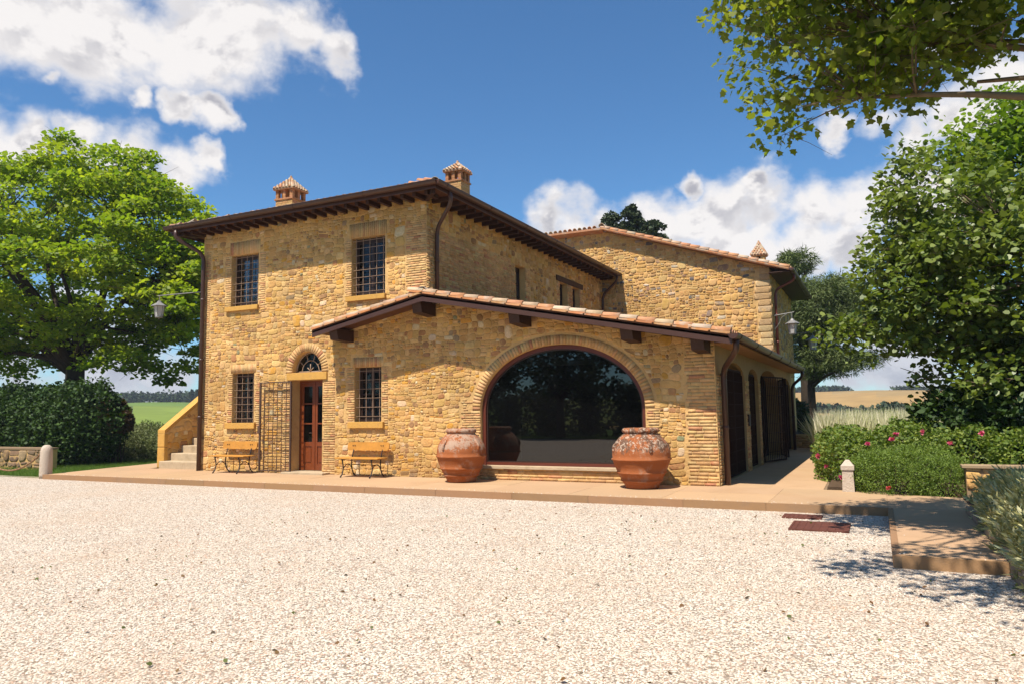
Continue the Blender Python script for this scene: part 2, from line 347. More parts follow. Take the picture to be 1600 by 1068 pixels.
def pick(pal):
    t = random.uniform(0, sum(w_ for _, w_ in pal))
    for c, w_ in pal:
        t -= w_
        if t <= 0: return jit(c, .13, .05)
    return pal[0][0]
def warp2(u, v):
    return (u+.022*sin(v*5.1+u*1.3)+.012*sin(v*13+u*4), v+.030*sin(u*1.9+v*2.3)+.016*sin(u*4.7+v*5.9+1)+.008*sin(u*11+v*3))
def rubble(bounds, ok, planes, obstacles, pal, target, gap=.006, hh=.014, course=.42, flat=.12):
    """random rubble brought to rough courses: lifts are cut into blocks, blocks cut again down to stones"""
    u0, u1, v0, v1 = bounds; cells = []
    def inside(o, u, v, m=0.):
        if o[0] == 'rect': return o[1]-m < u < o[2]+m and o[3]-m < v < o[4]+m
        return v > o[2]-.02 and ((u-o[1])/o[3])**2+((v-o[2])/o[4])**2 < 1
    def cut(a, b, c, d, big):
        w_, h = b-a, d-c
        lim = target*(big if big else 1)
        if w_*h < lim*random.uniform(.55, 2.1) and w_ < h*3.6 and h < w_*1.5 or min(w_, h) < .04: cells.append((a, b, c, d)); return
        if random.random() < flat and w_ > .14 and .07 < h < .2: t = c+h*random.uniform(.2, .4) if random.random() < .5 else c+h*random.uniform(.6, .8); cut(a, b, c, t, 3); cut(a, b, t, d, big); return
        k = random.uniform(.32, .68)
        if w_ > h*random.uniform(.9, 1.9): cut(a, a+w_*k, c, d, big); cut(a+w_*k, b, c, d, big)
        else: cut(a, b, c, c+h*k, big); cut(a, b, c+h*k, d, big)
    v = v0-.1
    while v < v1+.1:
        h = course*random.uniform(.6, 1.3); u = u0-random.uniform(.1, .5)
        while u < u1+.1:
            w_ = random.uniform(.35, .95); cut(u, u+w_, v, v+h, random.choice([0, 0, 0, 1.9, 2.8, .6])); u += w_
        v += h
    pieces = []
    for (a, b, c, d) in cells:
        w_, h = b-a, d-c; e = min(w_, h)*random.uniform(.14, .34); j = lambda: random.uniform(-.10, .10)*min(w_, h)*.6
        g = min(gap*random.uniform(.5, 1.7), min(w_, h)*.15)
        a += g; b -= g; c += g*.8; d -= g*.8
        Q = [(a+e+j(), c), (b-e+j(), c), (b, c+e+j()), (b, d-e+j()), (b-e+j(), d), (a+e+j(), d), (a, d-e+j()), (a, c+e+j())]
        P = [warp2(*q) for q in Q]; P = [(x+j()*.35, y+j()*.35) for x, y in P]
        u, v = warp2((a+b)/2, (c+d)/2)
        if not (u0 < u < u1 and v0 < v < v1) or not ok(u, v) or any(inside(o, u, v, .0) for o in obstacles): continue
        for (pa, pb, pc) in planes(u, v): P = clip(P, pa, pb, pc-g*.5)
        for o in obstacles:
            if len(P) < 3: break
            if o[0] == 'rect':
                s_ = [(o[1]-u, (1, 0, o[1]-g)), (u-o[2], (-1, 0, -o[2]-g)), (o[3]-v, (0, 1, o[3]-g)), (v-o[4], (0, -1, -o[4]-g))]
                s_.sort(key=lambda q: -q[0])
                if s_[0][0] < .8: P = clip(P, *s_[0][1])
            elif v > o[2]-.1:
                q = sqrt(((u-o[1])/o[3])**2+((v-o[2])/o[4])**2); pu = (u-o[1])/q; pv = (v-o[2])/q
                nu, nv = pu/o[3]**2, pv/o[4]**2; L = hypot(nu, nv); nu /= L; nv /= L
                P = clip(P, -nu, -nv, -(nu*(pu+o[1])+nv*(pv+o[2]))-g)
        if len(P) < 3: continue
        A = abs(sum(P[i][0]*P[(i+1) % len(P)][1]-P[(i+1) % len(P)][0]*P[i][1] for i in range(len(P))))/2
        if A < .0008: continue
        cu = sum(p[0] for p in P)/len(P); cv = sum(p[1] for p in P)/len(P)
        pieces.append(dict(P=P, c=(cu, cv), A=A, h=hh*random.uniform(.1, 1.6), col=pick(pal), dome=A > .005))
    return pieces
def bricks(u0, u1, v0, v1, pal=PAL_B, bl=.24, bh=.058, gap=.005, tooth=(0, 0), hh=.006, ok=None, rough=.004):
    out = []; v = v0; k = 0
    while v < v1-.02:
        h = min(bh*random.uniform(.82, 1.15), v1-v)
        a = u0+(tooth[0]*random.random()); e = u1-(tooth[1]*random.random())
        u = a-(random.random()*bl*.6)
        while u < e-.01:
            L = bl*random.uniform(.55, 1.25); s_ = max(u, a); t_ = min(u+L, e); u += L+gap
            if t_-s_ < .03: continue
            if ok and not ok((s_+t_)/2, v+h/2): continue
            j = lambda: random.uniform(-rough, rough)
            P = [(s_+j(), v+j()), (t_+j(), v+j()), (t_+j(), v+h-gap+j()), (s_+j(), v+h-gap+j())]
            out.append(dict(P=P, c=((s_+t_)/2, v+h/2), A=(t_-s_)*h, h=hh*random.uniform(.3, 1.4), col=pick(pal), dome=False))
        v += h; k += 1
    return out
def soldier(u0, u1, v0, v1, bw=.062, splay=.0, hh=.014):
    out = []; n = max(3, round((u1-u0)/bw)); mid = (u0+u1)/2
    for i in range(n):
        a = u0+(u1-u0)*i/n+.005; b = u0+(u1-u0)*(i+1)/n-.005
        sa = (a-mid)*splay; sb = (b-mid)*splay
        out.append(dict(P=[(a, v0), (b, v0), (b+sb, v1+random.uniform(-.01, .01)), (a+sa, v1+random.uniform(-.01, .01))], c=((a+b)/2, (v0+v1)/2), A=.03, h=hh*random.uniform(.5, 1.3), col=pick(PAL_B), dome=False, pri=1))
    return out
def ring(cu, cv, a, b, th, n, t0=0., t1=pi, hh=.03):
    out = []; ts = np.linspace(t0, t1, 400); pts = [(a*cos(t), b*sin(t)) for t in ts]
    s_ = np.concatenate([[0], np.cumsum([hypot(pts[i+1][0]-pts[i][0], pts[i+1][1]-pts[i][1]) for i in range(399)])])
    for i in range(n):
        ta, tb = np.interp([(i+.06)/n*s_[-1], (i+.94)/n*s_[-1]], s_, ts)
        def pn(t, d):
            nx, ny = cos(t)/a, sin(t)/b; L = hypot(nx, ny); return (cu+a*cos(t)+nx/L*d, cv+b*sin(t)+ny/L*d)
        P = [pn(tb, .0), pn(ta, .0), pn(ta, th), pn(tb, th)]
        out.append(dict(P=P[::-1], c=(sum(p[0] for p in P)/4, sum(p[1] for p in P)/4), A=.03, h=hh*random.uniform(.75, 1.15), col=pick(PAL_B), dome=False, pri=1))
    return out
def emit(mb, pc, M):
    P = pc['P']; n = len(P); cu, cv = pc['c']; h = pc['h']
    sc_ = lambda k: [(cu+(x-cu)*k, cv+(y-cv)*k) for x, y in P]
    rings = [(P, -.008), (sc_(.955 if pc['dome'] else .985), h*.75 if pc['dome'] else h)]
    if pc['dome']: rings.append((sc_(.70), h*random.uniform(.85, 1.1)))
    V = [M(x, y, hh_) for R_, hh_ in rings for x, y in R_]
    F = [(r*n+i, r*n+(i+1) % n, (r+1)*n+(i+1) % n, (r+1)*n+i) for r in range(len(rings)-1) for i in range(n)]
    F.append(tuple((len(rings)-1)*n+i for i in range(n)))
    mb.add(V, F, pc['col'])
def lay(pieces, M, mat, parent, name, rest, limit, dist=None, smooth=True):
    """the largest pieces as objects of their own, the rest joined"""
    pieces = sorted(pieces, key=lambda p: -(p['A']*(1/(dist(p)**2) if dist else 1)+(9 if p.get('pri') else 0)))
    for p in pieces[:limit]:
        mb = MB(); emit(mb, p, M); mb.build(name, mat, parent, smooth)
    if len(pieces) > limit:
        mb = MB()
        for p in pieces[limit:]: emit(mb, p, M)
        mb.build(rest, mat, parent, smooth, 'stuff')
def wall_sheet(mb, outline, holes, M, reveals=(), depth=.3, col=DEF):
    loops = [[Vector((u, v, 0)) for u, v in outline]]+[[Vector((u, v, 0)) for u, v in h_] for h_ in holes]
    flat = [p for l in loops for p in l]
    tris = geometry.tessellate_polygon(loops)
    k = len(mb.v); mb.v += [tuple(M(p.x, p.y, 0)) for p in flat]
    for t_ in tris: mb.f.append([i+k for i in t_]); mb.c.append(col)
    for h_ in holes:
        for i in range(len(h_)):
            a = h_[i]; b = h_[(i+1) % len(h_)]
            mb.add([M(*a, 0), M(*b, 0), M(*b, -depth), M(*a, -depth)], [(0, 1, 2, 3)], col)
def rectl(a): return [(a[0], a[2]), (a[1], a[2]), (a[1], a[3]), (a[0], a[3])]

# ------------------------------------------------------------------ the setting: ground
D = 14.8; Z0 = .12; XL_ = -17.12
def terrain_h(x, y):
    r = hypot(x, y)
    h = -.06
    if r > 38: 
        t = min(1, (r-38)/70); h += -3.4*t*t*(3-2*t)
    if r > 120:
        t = min(1, (r-120)/260); h += (12.4 if x < -60 else 10.6)*t*t*(3-2*t)
    if r > 60: h += (sin(x*.021+1.3)*cos(y*.017)+.5*sin(x*.05+y*.043))*min(1, (r-60)/150)*1.5
    if r > 380: h -= (r-380)*.004
    return h
FIELDS = []
for _ in range(170):
    a = random.uniform(-pi, pi); r = random.uniform(60, 520); x, y = -r*sin(a), r*cos(a)
    g = random.random()
    if x < -60: c = random.choice([(.15, .20, .035), (.125, .175, .035), (.09, .13, .035), (.19, .21, .055)])
    else: c = random.choice([(.33, .215, .085), (.30, .20, .085), (.34, .235, .10), (.20, .17, .07), (.12, .13, .05)]) if r > 150 else random.choice([(.15, .16, .07), (.12, .14, .05), (.22, .2, .1)])
    FIELDS.append((x, y, jit(c, .08)))
mb = MB(); NR, NA = 70, 128
rad = [0.] + [2.5*(1.075**i)*1.0 for i in range(NR)]
FX = np.array([(f[0], f[1]) for f in FIELDS])
for i, r in enumerate(rad):
    r = min(r, 1500)
    for j in range(NA):
        a = 2*pi*j/NA; x, y = r*sin(a), r*cos(a); mb.v.append((x, y, terrain_h(x, y)))
for i in range(len(rad)-1):
    for j in range(NA):
        q = [i*NA+j, i*NA+(j+1) % NA, (i+1)*NA+(j+1) % NA, (i+1)*NA+j]
        cx = sum(mb.v[k][0] for k in q)/4; cy = sum(mb.v[k][1] for k in q)/4; r = hypot(cx, cy)
        if r < 62: c = (.075, .125, .02)
        else: c = FIELDS[int(np.argmin((FX[:, 0]-cx)**2+((FX[:, 1]-cy)*1.0)**2))][2]
        mb.f.append(q); mb.c.append(c)
ground = mb.build('ground', M_field, None, True); ground['kind'] = 'structure'
# gravel court
gv = MB()
def gz(x, y): return 0.0
xs = [-70, -21.0, -20.3, 1.05]
gv.quad([(-70, -10.5, 0), (1.05, -10.5, 0), (1.05, 12.6, 0), (-20.3, 12.6, 0), (-70, 13.6, 0)])
gravel = gv.build('gravel_court', M_gravel); gravel['kind'] = 'structure'

# terrace
tr = MB()
top = [(-20.3, 12.42), (.07, 12.42), (.07, 8.52), (1.05, 8.52), (1.05, 12.4), (1.6, 14.2), (1.0, 14.3), (-.9, 14.55), (-1.0, 19), (-1.5, 30.3), (-3.5, 30.5), (-3.5, D+.2), (-19.4, D+.2), (-19.4, 16.9), (-21.3, 16.9)]
tessV = [Vector((x, y, 0)) for x, y in top]
for t_ in geometry.tessellate_polygon([tessV]): tr.quad([(top[i][0], top[i][1], Z0) for i in t_])
for i in range(len(top)):
    a = top[i]; b = top[(i+1) % len(top)]
    tr.quad([(a[0], a[1], -.05), (b[0], b[1], -.05), (b[0], b[1], Z0), (a[0], a[1], Z0)])
for c_i in range(len(tr.c)): tr.c[c_i] = (.22, .15, .09)
tr.v = [(x, y, z-.008 if z > 0 else z) for x, y, z in tr.v]
terrace = tr.build('terrace', M_concrete); terrace['kind'] = 'structure'
def slabs(zone, xs_, ys_):
    for i in range(len(xs_)-1):
        for j in range(len(ys_)-1):
            P = [(xs_[i], ys_[j]), (xs_[i+1], ys_[j]), (xs_[i+1], ys_[j+1]), (xs_[i], ys_[j+1])]
            for k in range(len(zone)):
                a = zone[k]; b = zone[(k+1) % len(zone)]; L = hypot(b[0]-a[0], b[1]-a[1]); nx, ny = (b[1]-a[1])/L, -(b[0]-a[0])/L
                if P: P = clip(P, nx, ny, nx*a[0]+ny*a[1])
            if len(P) < 3: continue
            cx_ = sum(p[0] for p in P)/len(P); cy_ = sum(p[1] for p in P)/len(P); P = [(x+(cx_-x)*.0028/max(.2, hypot(x-cx_, y-cy_)), y+(cy_-y)*.0028/max(.2, hypot(x-cx_, y-cy_))) for x, y in P]
            m = MB(); n_ = len(P); zt = Z0+random.uniform(-.001, .001); m.add([(x, y, zt) for x, y in P]+[(x, y, zt-.03) for x, y in P], [tuple(range(n_))]+[(q_, q_+n_, (q_+1) % n_+n_, (q_+1) % n_) for q_ in range(n_)], jit((.43, .28, .16), .06, .015)); m.build('paving_slab', M_concrete, terrace)
def steps(a, b, d): n_ = max(1, round((b-a)/d)); return [a+(b-a)*i/n_+(0 if i in (0, n_) else random.uniform(-.08, .08)) for i in range(n_+1)]
slabs([(-20.24, 12.48), (.07, 12.48), (.07, 14.79), (-20.88, 14.79)], steps(-20.9, .07, 1.75), [12.48, 13.75, 14.79])
slabs([(-20.88, 14.79), (-19.4, 14.79), (-19.4, 16.9), (-21.3, 16.9)], [-21.4, -20.3, -19.4], [14.79, 15.9, 16.9])
slabs([(-19.4, 14.79), (XL_, 14.79), (XL_, 15.0), (-19.4, 15.0)], [-19.4, -18.2, XL_], [14.79, 15.0])
slabs([(-2.82, 14.79), (-.96, 14.79), (-1.0, 19), (-1.5, 30.3), (-2.82, 30.4)], [-2.82, -1.9, -.9], steps(14.79, 30.4, 1.7))
slabs([(-.95, 14.79), (-2.0, 14.79), (-2.0, 14.795)], [-2, -1], [14.79, 14.8]) if False else None
slabs([(.07, 12.46), (1.07, 12.46), (1.58, 14.15), (.07, 14.38)], [.07, .85, 1.7], [12.46, 13.4, 14.5])
slabs([(.13, 8.58), (1.05, 8.58), (1.05, 12.46), (.13, 12.46)], [.13, 1.06], steps(8.58, 12.46, 1.3))
def kerb(a, b, n, wdt=.06, name='kerb_stone'):
    a = Vector((*a, 0)); b = Vector((*b, 0)); d = (b-a); L = d.length; d.normalize(); nrm = Vector((d.y, -d.x, 0))
    cuts = [0]+sorted(min(1, max(0, (i+random.uniform(-.15, .15))/n)) for i in range(1, n))+[1]
    for i in range(n):
        p = a+d*L*cuts[i]+d*.003; q = a+d*L*cuts[i+1]-d*.003; m = MB()
        o_ = nrm*(.006+random.uniform(0, .003)); h_ = Z0+.004+random.uniform(0, .002)
        vs = [p+o_, q+o_, q-nrm*wdt, p-nrm*wdt]
        m.hexa([(v.x, v.y, -.04) for v in vs]+[(v.x, v.y, h_) for v in vs], jit((.30, .175, .09), .08, .03))
        m.build(name, M_kerb, terrace)
kerb((-20.3, 12.42), (.07, 12.42), 13)
kerb((.07, 12.33), (.07, 8.52), 3, .06); kerb((.14, 8.52), (1.05, 8.52), 1, .06)

# ------------------------------------------------------------------ the farmhouse
XL, XC, XR = -17.12, -9.55, -2.82       # left corner, corner of the tall part, right corner of the arcade wing
YB, YA = 27.6, 29.2                      # back of the tall part, end of the arcade wing
house = thing('farmhouse', 'two storey stone farmhouse with lower gabled wing and large arched glass window', 'house', (XC, D, 0))
FW = lambda u, v, h: (u, D-h, v)
SW = lambda u, v, h: (XC+h, u, v)
AW = lambda u, v, h: (XR+h, u, v)
def gable_z(x, d=0): return 4.30+d-(.20*(-9.2-x) if x < -9.2 else .197*(x+9.2))
W1 = (-16.02, -15.0, 4.62, 6.07); W2 = (-11.82, -10.77, 4.57, 6.07); W3 = (-15.9, -15.09, 1.43, 2.78); W4 = (-11.70, -10.88, 1.43, 2.78)
DR = (-13.75, -12.72, .17, 2.52)
AU, AV, AA, AB = -6.19, 1.67, 1.93, 1.40   # the big arch: centre, spring line, half width, rise
def ellpts(cu, cv, a, b, n): return [(cu+a*cos(t), cv+b*sin(t)) for t in np.linspace(0, pi, n)]
archloop = [(AU-AA, .43), (AU+AA, .43)]+ellpts(AU, AV, AA, AB, 40)
lunloop = ellpts(-13.25, 2.72, .50, .54, 20)
fw = MB()
outline = [(XL, 0), (XR, 0), (XR, 2.93), (-9.2, 4.20), (XC, 4.20), (XC, 6.97), (XL, 6.97)]
wall_sheet(fw, outline, [rectl(W1), rectl(W2), rectl(W3), rectl(W4), rectl(DR), archloop, lunloop], FW, depth=.34)
front_wall = fw.build('front_wall', M_mortar, house)
# brick zones
bz = [('j', W1[0]-.24, W1[0]-.0, W1[2]-.1, W1[3]), ('j', W1[1], W1[1]+.26, W1[2]-.1, W1[3]),
      ('j', W2[0]-.22, W2[0], W2[2]-.1, W2[3]), ('j', W3[0]-.2, W3[0], W3[2]-.1, W3[3]), ('j', W3[1], W3[1]+.2, W3[2]-.1, W3[3]),
      ('j', W4[0]-.26, W4[0], W4[2]-.1, W4[3]), ('j', W4[1], W4[1]+.2, W4[2]-.1, W4[3]),
      ('c', DR[1], DR[1]+.42, Z0, 2.50), ('j', DR[0]-.3, DR[0], Z0, 2.5),
      ('c', XC-.62, XC, 4.45, 6.3), ('c', XR-.62, XR, Z0, 2.95), ('j', AU-AA-.52, AU-AA, .43, 1.95), ('j', AU+AA, AU+AA+.3, .43, 1.67),
      ('c', XL+.06, XL+.3, 1.4, 6.3)]
fb = []
for k, a, b, c, d in bz:
    tooth = (.09, .0) if k == 'j' else (.07, .02)
    ok = (lambda u, v: ((u-AU)/(AA+.27))**2+((v-AV)/(AB+.27))**2 > 1 or v < AV) if abs(b-(AU-AA)) < .6 or abs(a-AU-AA) < .1 else None
    fb += bricks(a, b, c, d, tooth=tooth, ok=ok, **(dict(bl=.27, bh=.07, rough=.007, hh=.007) if k == 'c' and a > -4 else {}))
heads = soldier(W1[0]-.06, W1[1]+.05, 6.075, 6.44)+soldier(W2[0]-.06, W2[1]+.05, 6.075, 6.44)+soldier(W3[0]-.06, W3[1]+.06, 2.785, 3.02)+soldier(W4[0]-.06, W4[1]+.06, 2.785, 3.02)
big_ring = ring(AU, AV, AA+.004, AB+.004, .195, 74, hh=.013)
lun_ring = ring(-13.25, 2.72, .505, .545, .21, 26, hh=.012)
sillbr = bricks(AU-AA-.02, AU+AA+.02, Z0, .36, bl=.3, bh=.075)
obs = [('rect', a, b, c, d) for _, a, b, c, d in bz]
obs += [('rect', W1[0]-.06, W1[1]+.05, 4.48, 6.45), ('rect', W2[0]-.12, W2[1]+.04, 4.43, 6.45), ('rect', W3[0]-.12, W3[1]+.08, 1.27, 3.03), ('rect', W4[0]-.12, W4[1]+.08, 1.27, 3.03),
        ('rect', DR[0]-.1, DR[1]+.12, Z0-.1, 2.72), ('rect', AU-AA, AU+AA, 0, AV), ('ell', AU, AV, AA+.26, AB+.26), ('ell', -13.25, 2.72, .73, .77), ('rect', -13.98, -12.52, 2.5, 2.73)]
def f_ok(u, v):
    if u > XC: return v < gable_z(u)-.12
    return True
def f_pl(u, v):
    out = [(-1, 0, -XL-.0), (1, 0, XR), (0, -1, -Z0), (0, 1, 6.95)]
    if u > XC:
        if u > -9.2: L = hypot(1, .197); out.append((.197/L, 1/L, (4.19+.197*-9.2)/L))
        if v > 4.19: out.append((-1, 0, -XC))
    elif v > 4.15: out.append((1, 0, XC))
    return out
fs = rubble((XL, XR, Z0, 6.95), f_ok, f_pl, obs, PAL_F, .0165, gap=.003, hh=.0095)
def fdist(p): return sqrt((p['c'][0]*.45)**2+D*D*.8)
lay(fs, FW, M_stone, front_wall, 'stone', 'rubble_stones', 180, fdist)
lay(big_ring+lun_ring, FW, M_brick, front_wall, 'arch_brick', 'arch_bricks', 200)
lay(heads+fb+sillbr, FW, M_brick, front_wall, 'brick', 'brick_courses', 230, fdist)
# window and door dressings in yellow sandstone
def stone_block(name, a, b, mat=M_sill, parent=front_wall, ch=.008):
    m = MB(); m.box(a, b, DEF); o = m.build(name, mat, parent)
    bv = o.modifiers.new('bevel', 'BEVEL'); bv.width = ch; bv.segments = 2; bv.limit_method = 'ANGLE'; return o
for x0, x1, z0, z1 in ((-16.18, -14.95, 4.495, 4.62), (-11.95, -10.73, 4.445, 4.57), (-16.08, -14.99, 1.275, 1.43), (-11.85, -10.78, 1.275, 1.43)):
    stone_block('sill', (x0, D-.085, z0), (x1, D+.15, z1))
stone_block('lintel', (-13.9, D-.05, 2.525), (-12.56, D+.25, 2.712))
stone_block('threshold', (-13.82, D-.30, Z0-.02), (-12.45, D+.33, .172), M_step)
stone_block('sill', (AU-AA-.04, D-.07, .362), (AU+AA+.04, D+.12, .432), M_step)

def window_unit(name, r, y, bars, curt, parent=house, leafs=2, panes=4, face='F', grid=(5, 8), gm=M_grille_pale):
    """window in a recess: frame mesh, then panes, grille and curtain under it; face F looks to -Y, S to +X"""
    u0, u1, v0, v1 = r
    T = (lambda u, v, h: (u, y-h, v)) if face == 'F' else (lambda u, v, h: (y+h, u, v))
    fr = MB()
    def bx(m, a0, a1, b0, b1, h0, h1, col=DEF):
        p = [T(a0, b0, h0), T(a1, b0, h0), T(a1, b0, h1), T(a0, b0, h1), T(a0, b1, h0), T(a1, b1, h0), T(a1, b1, h1), T(a0, b1, h1)]
        m.hexa(p, col)
    e = .05; bx(fr, u0, u0+e, v0, v1, -.26, -.19); bx(fr, u1-e, u1, v0, v1, -.26, -.19); bx(fr, u0+e, u1-e, v0, v0+e, -.26, -.19); bx(fr, u0+e, u1-e, v1-e, v1, -.26, -.19)
    wl = (u1-u0-2*e)/leafs; ph = (v1-v0-2*e)/panes
    for i in range(leafs):
        a = u0+e+i*wl; bx(fr, a+.002, a+.045, v0+e, v1-e, -.25, -.205); bx(fr, a+wl-.045, a+wl-.002, v0+e, v1-e, -.25, -.205)
        for k in range(panes+1):
            z = v0+e+k*ph; hh = .04 if k in (0, panes) else .014; z = min(max(z, v0+e+hh/1), v1-e-hh); bx(fr, a+.045, a+wl-.045, z-hh, z+hh, -.247, -.208)
    f = fr.build(name, M_frame_dark if face == 'F' else M_frame_dark, parent)
    for i in range(leafs):
        a = u0+e+i*wl+.045
        for k in range(panes):
            z = v0+e+k*ph; m = MB(); bx(m, a+.001, a+wl-.091, z+.015, z+ph-.015, -.236, -.230); m.build('pane', G_win, f)
    rm = MB(); bx(rm, u0-.25, u1+.25, v0-.25, v1+.25, -1.6, -1.55); rm.build('room_shade_panel', M_dark, f)  # black panel stands in for the shade of the room
    if curt:
        for (c0, c1, d0, d1) in curt:
            m = MB(); n = 36; 
            for i in range(n):
                a = c0+(c1-c0)*i/n; b = c0+(c1-c0)*(i+1)/n; ha = -.31-.02*sin(i*1.3); hb = -.31-.02*sin((i+1)*1.3)
                m.quad([T(a, d0, ha), T(b, d0, hb), T(b, d1, hb), T(a, d1, ha)])
            m.build('curtain', M_curtain, f, True)
    if bars:
        m = MB(); nx, nz = grid
        for i in range(nx):
            u = u0+(u1-u0)*(i+.5)/nx; m.tube([T(u, v0, -.075), T(u, v1, -.075)], .0085, 6)
        for k in range(nz):
            z = v0+(v1-v0)*(k+.6)/nz; m.bar(T(u0, z, -.061), T(u1, z, -.061), .022, .008, up=(0, 0, 1) if False else T(0, 1, 0) if False else (0, 0, 1))
        m.build('grille', gm, f)
    return f
def inr(r): return r
window_unit('window', W1, D, True, [(W1[0]+.1, W1[1]-.05, W1[2], W1[2]+.4)])
window_unit('window', W2, D, True, [(-11.42, -11.17, 4.6, 6.0), (-11.0, -10.8, 4.6, 6.0), (-11.75, -11.45, 4.6, 4.95)])
window_unit('window', W3, D, True, [(W3[0], W3[1], W3[2], W3[2]+.85)], grid=(4, 7))
window_unit('window', W4, D, True, [(W4[0], W4[1], W4[2], W4[2]+.62)], grid=(4, 6))
# side wall windows in shade
def hole_room(m, *a): pass
W5 = (19.69, 20.37, 4.6, 6.03); W6 = (23.15, 23.85, 4.55, 6.04); W7 = (24.36, 25.05, 4.55, 6.04)

# lunette with radial bars
lu = MB(); cx, cz = -13.25, 2.725
def arc(m, r0x, r0z, y0, w_, t, n=20, a0=0, a1=pi):
    P = [(cx+r0x*cos(a), y0, cz+r0z*sin(a)) for a in np.linspace(a0, a1, n)]; m.tube(P, w_, 6)
arc(lu, .48, .52, D+.16, .022, 0); arc(lu, .29, .31, D+.15, .012, 0); lu.box((cx-.5, D+.14, cz), (cx+.5, D+.19, cz+.035))
for a in (pi*.2, pi*.4, pi*.6, pi*.8): lu.tube([(cx+.29*cos(a), D+.15, cz+.31*sin(a)), (cx+.48*cos(a), D+.15, cz+.52*sin(a))], .011, 6)
for s_ in (-1, 0, 1):
    lu.tube([(cx, D+.14, cz+.03), (cx+s_*.07, D+.14, cz+.10), (cx+s_*.10, D+.14, cz+.15+(.07 if s_ == 0 else -.03))], .013, 6)
lunette = lu.build('fanlight', M_grille_pale, house, True)
m = MB(); m.quad([(cx+.49*cos(a), D+.2, cz+.53*sin(a)) for a in np.linspace(0, pi, 18)]); m.build('pane', G_win, lunette)
m = MB(); m.box((cx-.9, D+1.2, 2.4), (cx+.9, D+1.3, 3.6)); m.build('room_shade_panel', M_dark, lunette)

# door: two leaves with glass above a raised panel
dy = D+.30; dm = MB(); dx0, dx1, dz0, dz1 = -13.75, -12.72, .174, 2.52
dm.box((dx0, dy-.0, dz0), (dx0+.05, dy+.09, dz1)); dm.box((dx1-.05, dy, dz0), (dx1, dy+.09, dz1)); dm.box((dx0+.05, dy, dz1-.06), (dx1-.05, dy+.09, dz1))
door = dm.build('door', M_door, house)
lw = (dx1-dx0-.1)/2
for i in range(2):
    a = dx0+.05+i*lw+.003; b = a+lw-.006; m = MB(); s_ = .085; zt = dz1-.063
    m.box((a, dy+.01, dz0+.01), (a+s_, dy+.06, zt)); m.box((b-s_, dy+.01, dz0+.01), (b, dy+.06, zt))
    for z0, z1 in ((dz0+.01, dz0+.17), (dz0+.63, dz0+.74), (dz0+1.20, dz0+1.235), (dz0+1.72, dz0+1.755), (zt-.09, zt)): m.box((a+s_, dy+.012, z0), (b-s_, dy+.058, z1))
    m.box((a+s_+.002, dy+.03, dz0+.17), (b-s_-.002, dy+.05, dz0+.63)); m.box((a+s_+.04, dy+.016, dz0+.22), (b-s_-.04, dy+.03, dz0+.58))
    if i == 0: m.box((b-.02, dy-.005, dz0+.01), (b+.022, dy+.009, zt))
    m.build('door_leaf', M_door, door)
    for z0, z1 in ((dz0+.74, dz0+1.2), (dz0+1.235, dz0+1.72), (dz0+1.755, zt-.09)):
        p = MB(); p.box((a+s_+.001, dy+.030, z0+.001), (b-s_-.001, dy+.036, z1-.001)); p.build('pane', G_win, door)
m = MB(); m.tube([(dx0+.05+lw-.04, dy-.005, 1.15), (dx0+.05+lw-.04, dy-.05, 1.15), (dx0+.05+lw-.14, dy-.05, 1.15)], .009, 6); m.build('handle', M_iron, door)
m = MB(); m.box((dx0-.4, dy+1.4, 0), (dx1+.4, dy+1.5, 3)); m.build('room_shade_panel', M_dark, door)

# iron grid door folded back against the wall
gt = MB(); gx0, gx1, gy, gz0, gz1 = -14.72, -13.66, D-.13, .17, 2.50
for x in (gx0, gx1): gt.box((x-.022, gy-.02, gz0), (x+.022, gy+.02, gz1))
gt.box((gx0+.022, gy-.015, gz0), (gx1-.022, gy+.015, gz0+.03)); gt.box((gx0+.022, gy-.015, gz1-.03), (gx1-.022, gy+.015, gz1))
gate = gt.build('grid_door', M_iron, house)
m = MB()
for i in range(1, 7): x = gx0+(gx1-gx0)*i/7; m.tube([(x, gy, gz0+.03), (x, gy, gz1-.03)], .008, 6)
for k in range(1, 15): z = gz0+(gz1-gz0)*k/15; m.box((gx0+.022, gy-.014, z-.007), (gx1-.022, gy-.006, z+.007))
m.build('grille', M_iron, gate)
m = MB(); m.box((gx0-.06, gy-.035, 1.15), (gx0+.03, gy-.021, 1.35)); m.build('lock_plate', M_iron, gate)

# big arched window
def ring_strip(m, a, b, d, y0, y1, n=48):
    T_ = np.linspace(0, pi, n); o_ = [(AU+a*cos(t), AV+b*sin(t)) for t in T_]; i_ = [(AU+(a-d)*cos(t), AV+(b-d)*sin(t)) for t in T_]
    o_ = [(AU+a, .432)]+o_+[(AU-a, .432)]; i_ = [(AU+a-d, .432+.0)]+i_+[(AU-a+d, .432)]
    for k in range(len(o_)-1):
        p, q, r, s_ = o_[k], o_[k+1], i_[k+1], i_[k]
        m.add([(p[0], y0, p[1]), (q[0], y0, q[1]), (r[0], y0, r[1]), (s_[0], y0, s_[1]), (p[0], y1, p[1]), (q[0], y1, q[1]), (r[0], y1, r[1]), (s_[0], y1, s_[1])],
              [(0, 1, 2, 3), (7, 6, 5, 4), (2, 3, 7, 6), (0, 1, 5, 4)])
m = MB(); ring_strip(m, AA-.002, AB-.002, .085, D+.10, D+.20); m.box((AU-AA+.085, D+.12, .432), (AU+AA-.085, D+.20, .50))
aw = m.build('arched_window', M_redframe, house)
m = MB(); ring_strip(m, AA-.088, AB-.088, .030, D+.145, D+.185); m.box((AU-AA+.12, D+.145, .501), (AU+AA-.12, D+.19, .525)); m.build('glazing_bead', M_frame_dark, aw)
